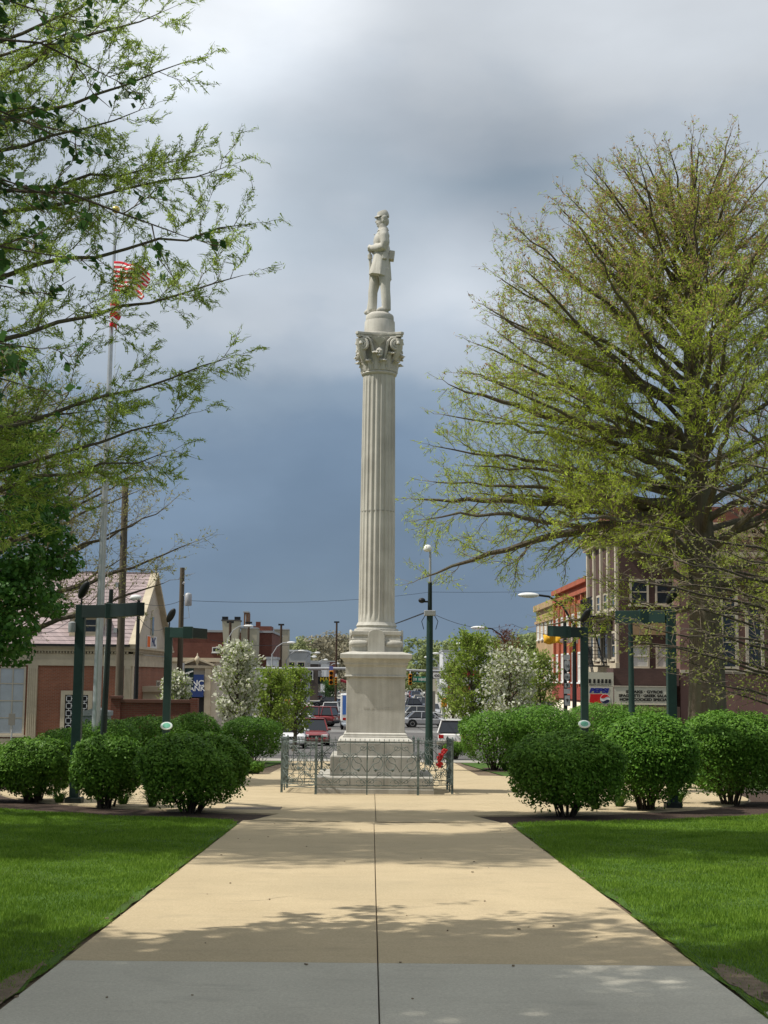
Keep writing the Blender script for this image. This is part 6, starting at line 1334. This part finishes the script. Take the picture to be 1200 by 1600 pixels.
# ------------------------------------------------------------------ signals and road signs
SY = 114; SIGY = M('signal_yellow', (.62, .27, .02), (.52, .22, .02), 4, .55)
ms = thing('signal_mast', 'grey steel mast arm carrying traffic signals across the road', 'signal mast', (xat(392, SY), SY, gz(SY))); az = zat(1046, SY, 470) - gz(SY); aw_ = xat(708, SY) - xat(392, SY)
mb = MB(); mb.tube([(0, 0, 0), (0, 0, az + .5)], [.2, .15], 12); mb.build('pole', GALV, ms, True); mb = MB(); mb.tube([(0, 0, az), (aw_ / 2, 0, az + .12), (aw_, 0, az - .05)], [.13, .11, .09], 10); mb.build('arm', GALV, ms, True)
def signal(px, py0, py1, label, Y=SY - .3):
    c = at(px, (py0 + py1) / 2, Y); h = (py1 - py0) * Y / FPX; t = thing('traffic_signal', label, 'traffic light', c); w_ = h * .30; mb = MB(); mb.box((0, 0, 0), (w_, w_ * .7, h)); mb.build('housing', SIGY, t, bevel=.03)
    for k in (-1, 0, 1):
        mb = MB(); rot = Matrix.Rotation(R(90), 3, 'X'); mb.lathe([(w_ * .44, 0), (w_ * .46, .22)], 12, (0, -w_ * .35, k * h * .32), rot=rot, cap=False); o = mb.build('visor', SIGY, t); mb = MB(); mb.lathe([(w_ * .40, 0), (w_ * .30, .03)], 12, (0, -w_ * .35, k * h * .32), rot=rot); mb.build('lens', DARK, o)
    mb = MB(); mb.tube([(0, .1, h / 2), (0, .25, h / 2 + .25)], .04, 6); mb.build('hanger', GALV, t)
signal(466.5, 1051, 1072, 'left yellow traffic signal hanging from the mast arm'); signal(517.5, 1048, 1070, 'yellow traffic signal hanging close left of the pedestal'); signal(525, 1058, 1070, 'smaller signal beside the one close left of the pedestal', SY + 6); signal(641, 1053, 1070, 'yellow traffic signal close right of the pedestal')
def ped(px, py0, py1, Y, label, dpole=GALV):
    c = at(px, (py0 + py1) / 2, Y); h = (py1 - py0) * Y / FPX; t = thing('pedestrian_signal', label, 'pedestrian signal', (c.x, Y, gz(Y)), 0); z = c.z - gz(Y); mb = MB(); mb.tube([(0, .15, 0), (0, .15, z)], .085, 8); mb.build('pole', dpole, t, True)
    mb = MB(); mb.box((0, 0, z), (h * .62, .25, h)); mb.build('housing', SIGY, t, bevel=.03)
    for k in (-.5, .5): mb = MB(); mb.box((0, -.17, z + k * h * .5), (h * .5, .12, h * .36)); mb.build('visor', SIGY, t, bevel=.02)
ped(449, 1093, 1107, 100, 'yellow pedestrian signal on a grey pole left of the road, nearest'); ped(465, 1092, 1104, 118, 'yellow pedestrian signal left of the road, farther back'); ped(694, 1091, 1105, 118, 'yellow pedestrian signal right of the road, left one'); ped(709, 1096, 1110, 112, 'yellow pedestrian signal right of the road, next to the green tree')
def plate(name, label, px0, px1, py0, py1, Y, mat, post=False, cat='road sign'):
    c = at((px0 + px1) / 2, (py0 + py1) / 2, Y); w_ = (px1 - px0) * Y / FPX; h = (py1 - py0) * Y / FPX; t = thing(name, label, cat, (c.x, Y, gz(Y) if post else c.z)); z = c.z - gz(Y) if post else 0
    mb = MB(); mb.box((0, 0, z), (w_, .03, h)); mb.build('plate', mat, t)
    if post: mb = MB(); mb.tube([(0, .05, 0), (0, .05, z)], .04, 6); mb.build('post', GALV, t)
    return t, w_, h, z
t, w_, h, z = plate('street_name_sign', 'green street name sign hanging right of the pedestal', 643, 669, 1057, 1066, SY - .25, M('sign_green', (.02, .16, .10))); mb = MB(); [mb.box((-w_ * .40 + w_ * .8 * (k + .5) / 11 + (.03 if k > 2 else 0), -.02, 0), (w_ * .042, .01, h * (.42 if k % 3 else .6))) for k in range(11) if k != 3]; mb.build('lettering', WHITE, t)
for px, s in ((682.5, '430'), (695, '603')):
    t, w_, h, z = plate('route_shield', 'white route shield on the mast arm, nearer the lamp post' if s == '430' else 'white route shield on the mast arm, nearer the black arrow sign', px - 6.3, px + 6.3, 1051, 1060.5, SY - .25, DARK); mb = MB(); P = [(-.45, .45), (.45, .45), (.47, .0), (.40, -.38), (0, -.46), (-.40, -.38), (-.47, 0)]; mb.prism([(x * w_, -.02, y * h) for x, y in P], (0, -.012, 0)); o = mb.build('shield', WHITE, t); text_obj('lettering', s, h * .62, BLK, o, (0, -.035, -.01), FRONT, bold=.008)
t, w_, h, z = plate('one_way_sign', 'black arrow sign at the end of the mast arm', 703, 719, 1045.5, 1052, SY - .2, DARK); mb = MB(); mb.prism([(-w_ * .38, -.02, -h * .14), (w_ * .2, -.02, -h * .14), (w_ * .2, -.02, -h * .34), (w_ * .42, -.02, 0), (w_ * .2, -.02, h * .34), (w_ * .2, -.02, h * .14), (-w_ * .38, -.02, h * .14)], (0, -.01, 0)); mb.build('arrow', GREYB, t)
plate('sign_back', 'plain grey-brown back of a road sign behind the lamp post', 664, 680, 1080, 1112, 96, M('sign_back', (.20, .19, .17)), True)
plate('blue_sign', 'small blue and white sign above the signal left of the pedestal', 514.5, 520.5, 1041, 1047, SY - .25, M('blue_sign', (.10, .13, .36)))
plate('small_grey_sign', 'small grey sign on a thin post at the far left', 13.5, 23.5, 1115, 1133, 58, M('sign_back', (.20, .19, .17)), True)
# stacked route plaques on a thin pole at right
t = thing('route_sign_post', 'thin pole with a column of grey route plaques in front of the red building', 'road sign', (xat(886, 60), 60, gz(60))); rz60 = lambda py: zat(py, 60, 886) - gz(60); mb = MB(); mb.tube([(-.05, .06, 0), (-.08, .06, rz60(972))], [.09, .07], 8); mb.build('pole', DARK, t, True)
PLQ = M('plaque_grey', (.34, .345, .36), (.29, .295, .31), 5); pw = 9.5 * 60 / FPX
for k, (a, b, s) in enumerate(((1023, 1031, ''), (1031.5, 1050, '16'), (1052, 1064, '181'), (1067, 1075, 'a'), (1076, 1084, ''), (1086, 1103, 'b'))):
    mb = MB(); mb.box2((-pw / 2, -.03, rz60(b)), (pw / 2, 0, rz60(a))); o = mb.build('plaque', DARK if s not in ('',) else PLQ, t)
    if s in ('16', '181'):
        zc2 = (rz60(a) + rz60(b)) / 2; hh = (rz60(a) - rz60(b)) * .46; mb = MB(); mb.prism([(x * pw * .46, -.035, zc2 + y * hh) for x, y in ((-.8, 1), (.8, 1), (1, .5), (.9, -.5), (0, -1), (-.9, -.5), (-1, .5))], (0, -.006, 0)); mb.build('shield', PLQ, o); text_obj('lettering', s, .15 if len(s) > 2 else .2, BLK, o, (0, -.045, zc2), FRONT)
    elif s:
        zc2 = (rz60(a) + rz60(b)) / 2; mb = MB(); mb.box2((-pw * .42, -.038, rz60(b) + .02), (pw * .42, -.03, rz60(a) - .02)); mb.build('field', PLQ, o); mb = MB(); mb.bar((-.02, -.045, zc2 - .06), (.06, -.045, zc2 + .05), .01, .03); mb.prism([(-.08, -.045, zc2 + .02), (.02, -.045, zc2 + .09), (.03, -.045, zc2 - .02)], (0, -.006, 0)); mb.build('arrow', BLK, o)
# ------------------------------------------------------------------ vehicles
TYRE = M('tyre', (.012, .012, .012), rough=.8); RIM = M('wheel_rim', (.45, .46, .47), rough=.35, metal=.7); TAIL = M('tail_lamp', (.35, .01, .01), rough=.2); HEADL = M('head_lamp', (.75, .76, .75), rough=.15); CARG = M('car_glass', (.018, .022, .028), rough=.06, spec=.7); TRIM = M('black_trim', (.015, .015, .016), rough=.5)
def paint(n, c, m=0.0): return M('paint_' + n, c, rough=.28, metal=m, spec=.5, coat=.5)
def loft_body(mb, secs, n=12):
    """secs: (x, half width, z bottom, z top, squareness)"""
    V = []
    for x, hw, zb, zt, in secs:
        zc_, hz = (zb + zt) / 2, (zt - zb) / 2
        for k in range(n):
            a = 2 * math.pi * (k + .5) / n; ca, sa = math.cos(a), math.sin(a); p = .42; V.append((x, hw * math.copysign(abs(ca) ** p, ca), zc_ + hz * math.copysign(abs(sa) ** p, sa)))
    m = len(secs); mb.add(V, [(i * n + k, (i + 1) * n + k, (i + 1) * n + (k + 1) % n, i * n + (k + 1) % n) for i in range(m - 1) for k in range(n)] + [tuple(range(n)), tuple((m - 1) * n + n - 1 - k for k in range(n))])
def car(kind, px, base, Y, heading, col_, label, lower=None, X=None):
    """heading: degrees, 0 = nose to the right (+X), 90 = away from the viewer"""
    x = xat(px, Y) if X is None else X; t = thing('parked_car' if kind != 'truck' else 'box_truck', label, {'truck': 'truck', 'pickup': 'pickup'}.get(kind, 'car'), (x, Y, gz(Y) - .07), R(heading), 'vehicles on the street')
    L, Wd, Hh = {'sedan': (4.7, .88, 1.42), 'suv': (4.6, .92, 1.78), 'van': (4.8, .95, 1.75), 'pickup': (5.2, .95, 1.75), 'truck': (6.5, 1.1, 3.0), 'hatch': (4.2, .86, 1.5)}[kind]; f, r = L / 2, -L / 2; mb = MB(); bz = .62 * Hh if kind == 'sedan' else .58 * Hh
    if kind == 'truck': bz = 1.15
    hood = bz - (.06 if kind in ('sedan', 'hatch') else .04)
    loft_body(mb, [(r, Wd * .86, .42, bz - .12), (r + .12, Wd * .96, .30, bz - .02), (r + .7, Wd, .24, bz), (0, Wd, .22, bz), (f - 1.3, Wd, .22, bz), (f - .9, Wd * .99, .24, hood), (f - .25, Wd * .93, .28, hood - .10), (f, Wd * .80, .38, hood - .28)])
    mb.build('body', col_, t, True)
    if lower: mb = MB(); mb.box((0, 0, .40), (L * .98, Wd * 2.03, .26)); mb.build('lower_cladding', lower, t, bevel=.05)
    prof = {'sedan': [(r + .55, bz - .02), (r + 1.15, Hh - .04), (.35, Hh - .02), (f - 1.35, bz - .02)], 'hatch': [(r + .1, bz - .02), (r + .5, Hh - .05), (.35, Hh - .02), (f - 1.2, bz - .02)], 'suv': [(r + .06, bz - .02), (r + .32, Hh - .06), (.45, Hh - .03), (f - 1.25, bz - .02)], 'van': [(r + .05, bz - .02), (r + .2, Hh - .05), (.9, Hh - .04), (f - .8, bz - .02)], 'pickup': [(-.75, bz - .02), (-.55, Hh - .05), (.55, Hh - .03), (f - 1.45, bz - .02)], 'truck': [(1.5, bz - .02), (1.5, 2.1), (f - .7, 2.1), (f - .35, bz - .02)]}[kind]
    def cab(sc_, z_in, nm, m, par, grow=0.0):
        mb = MB(); (xa, za), (xb, zb), (xc, zc2), (xd, zd) = prof; wb, wt = Wd * .93 * sc_, Wd * .74 * sc_
        V = [(xa, -wb, za), (xa, wb, za), (xd, wb, zd), (xd, -wb, zd), (xb, -wt, zb), (xb, wt, zb), (xc, wt, zc2), (xc, -wt, zc2)]
        mb.add(V, [(0, 1, 2, 3), (7, 6, 5, 4), (0, 4, 5, 1), (1, 5, 6, 2), (2, 6, 7, 3), (3, 7, 4, 0)]); return mb.build(nm, m, par, bevel=.05)
    gl = cab(1.0, 0, 'glasshouse', CARG, t)
    (xa, za), (xb, zb), (xc, zc2), (xd, zd) = prof; wb, wt = Wd * .935, Wd * .745; mb = MB()
    mb.box(((xb + xc) / 2, 0, Hh - .02), (xc - xb + .16, wt * 2 + .06, .07)); mb.build('roof', col_, t, bevel=.03)
    for s in (-1, 1):
        mb = MB()
        for (x0, z0, x1, z1) in ((xa, za, xb, zb), (xd, zd, xc, zc2)): mb.bar((x0, s * wb, z0), (x1, s * wt, z1), .07, .09)
        xm = (xb + xc) / 2 - .1; mb.bar((xm - .05, s * (wb + .0), (za + zd) / 2), (xm, s * (wt + .01), Hh - .05), .05, .10)
        if kind in ('suv', 'van'): mb.bar((xa + 1.1, s * wb, za), (xa + 1.0, s * wt, Hh - .05), .05, .09)
        mb.build('pillars', col_, t); mb = MB(); mb.box((xd - .35, s * (Wd + .09), bz + .06), (.12, .18, .13)); mb.build('mirror', col_, t, bevel=.02)
        mb = MB(); mb.box((f - .10, s * Wd * .62, hood - .26), (.20, Wd * .42, .17)); mb.build('headlight', HEADL, t, bevel=.03); mb = MB(); mb.box((r + .05, s * Wd * .72, bz - .22), (.12, Wd * .34, .22)); mb.build('tail_light', TAIL, t, bevel=.02)
        for xx in (f - .92, r + .95):
            rot = Matrix.Rotation(R(90), 3, 'X'); wr_ = .34 if kind in ('sedan', 'hatch') else .39; wo = MB(); wo.lathe([(wr_ * .6, -.11), (wr_ * .95, -.11), (wr_, -.06), (wr_, .06), (wr_ * .95, .11), (wr_ * .6, .11)], 18, (xx, s * (Wd - .10), wr_), rot=rot); o = wo.build('tyre', TYRE, t, True); wo = MB(); wo.lathe([(wr_ * .62, -.115), (wr_ * .5, -.12), (.05, -.10), (.05, .10), (wr_ * .5, .12), (wr_ * .62, .115)], 14, (xx, s * (Wd - .10), wr_), rot=rot); wo.build('rim', RIM, o, True)
            mb = MB(); mb.lathe([(wr_ + .07, -.03), (wr_ + .07, .03)], 18, (xx, s * (Wd * .985), wr_), rot=rot); mb.build('wheel_arch', TRIM, t)
    for xx in (f - .04, r + .04): mb = MB(); mb.box((xx, 0, .47), (.20, Wd * 1.72, .20)); mb.build('bumper', lower or col_, t, bevel=.06)
    mb = MB(); mb.box((f - .03, 0, hood - .28), (.12, Wd * .8, .13)); mb.build('grille', TRIM, t); mb = MB(); mb.box((r - .03, 0, .72), (.04, .34, .16)); mb.build('number_plate', WHITE, t)
    if kind == 'pickup': mb = MB(); mb.box2((r + .15, -Wd * .8, bz - .02), (-.85, Wd * .8, bz + .015)); mb.build('bed_liner', TRIM, t)
    if kind == 'truck': mb = MB(); mb.box2((r, -1.12, .75), (1.3, 1.12, 3.0)); o = mb.build('cargo_box', WHITE, t, bevel=.03); mb = MB(); mb.box2((r - .02, -1.0, 1.3), (r, 1.0, 2.9)); mb.build('blue_door_panel', paint('truck_blue', (.05, .16, .50)), o)
    return t
car('van', 454, 1168, 84, -86, paint('white', (.70, .71, .72)), 'white minivan facing the viewer behind the left of the fence')
car('pickup', 490, 1160, 93, -84, paint('red', (.20, .025, .025)), 'red pickup facing the viewer behind the left of the fence')
car('sedan', 462, 1138, 118, 172, paint('white2', (.66, .67, .67)), 'white sedan seen side-on at the left of the intersection')
car('suv', 490, 1132, 129, 160, paint('maroon', (.20, .025, .03)), 'dark red sport utility vehicle with black lower body at the intersection, left', TRIM)
car('sedan', 512, 1103, 205, 178, paint('charcoal', (.035, .037, .042)), 'charcoal car crossing the street far left of the pedestal')
car('truck', 553, 1136, 124, 92, paint('pale_blue', (.45, .50, .56)), 'blue and white box truck half hidden by the pedestal')
car('pickup', 645, 1110, 182, 8, paint('navy', (.028, .032, .055)), 'dark blue pickup crossing right of the pedestal')
car('sedan', 655, 1121, 152, 20, paint('pale_red', (.42, .42, .40)), 'pale car with red lamps behind the silver sedan')
car('sedan', 667, 1133, 129, 6, paint('silver', (.42, .43, .45), .3), 'silver sedan side-on at the intersection right of the pedestal')
car('suv', 716, 1172, 86, 78, paint('white_tan', (.70, .69, .66)), 'white and tan sport utility vehicle parked at right beside the back bush', paint('tan', (.36, .30, .22)))
car('sedan', 520, 1083, 330, 120, paint('light_grey', (.50, .51, .52)), 'light grey car parked far down the street, left')
car('sedan', 529, 1078, 400, 95, paint('far_white', (.62, .62, .62)), 'white car farthest down the street, left')
car('pickup', 652, 1086, 310, 10, paint('far_white2', (.60, .60, .58)), 'white pickup far down the street right of the pedestal')
car('sedan', 505, 1090, 262, 100, paint('grey2', (.22, .23, .24)), 'grey car parked by the red awning')

rgv = random.Random(8); cols = [('far_a', (.55, .55, .54)), ('far_b', (.10, .11, .13)), ('far_c', (.30, .31, .33)), ('far_d', (.22, .03, .03)), ('far_e', (.06, .09, .16)), ('far_f', (.45, .42, .36))]
names = ['nearest', 'second', 'third', 'fourth', 'fifth', 'sixth', 'seventh']
cn = ['white', 'black', 'grey', 'dark red', 'navy', 'beige']
for i in range(6):
    Yk = 150 + i * 21; ci = (i * 2 + 0) % 6; car('sedan' if i % 3 else 'suv', 0, 0, Yk, 90, paint(*cols[ci]), f'{cn[ci]} car, {names[i]} in the row parked along the left kerb of the street', X=-5.1 + .0105 * (Yk - 71))
for i in range(7):
    Yk = 165 + i * 24; ci = (i * 5 + 2) % 6; car('suv' if i % 3 == 1 else 'sedan', 0, 0, Yk, -90, paint(*cols[ci]), f'{cn[ci]} car, {names[i]} in the row parked along the right kerb of the street', X=6.1 + .0105 * (Yk - 71))
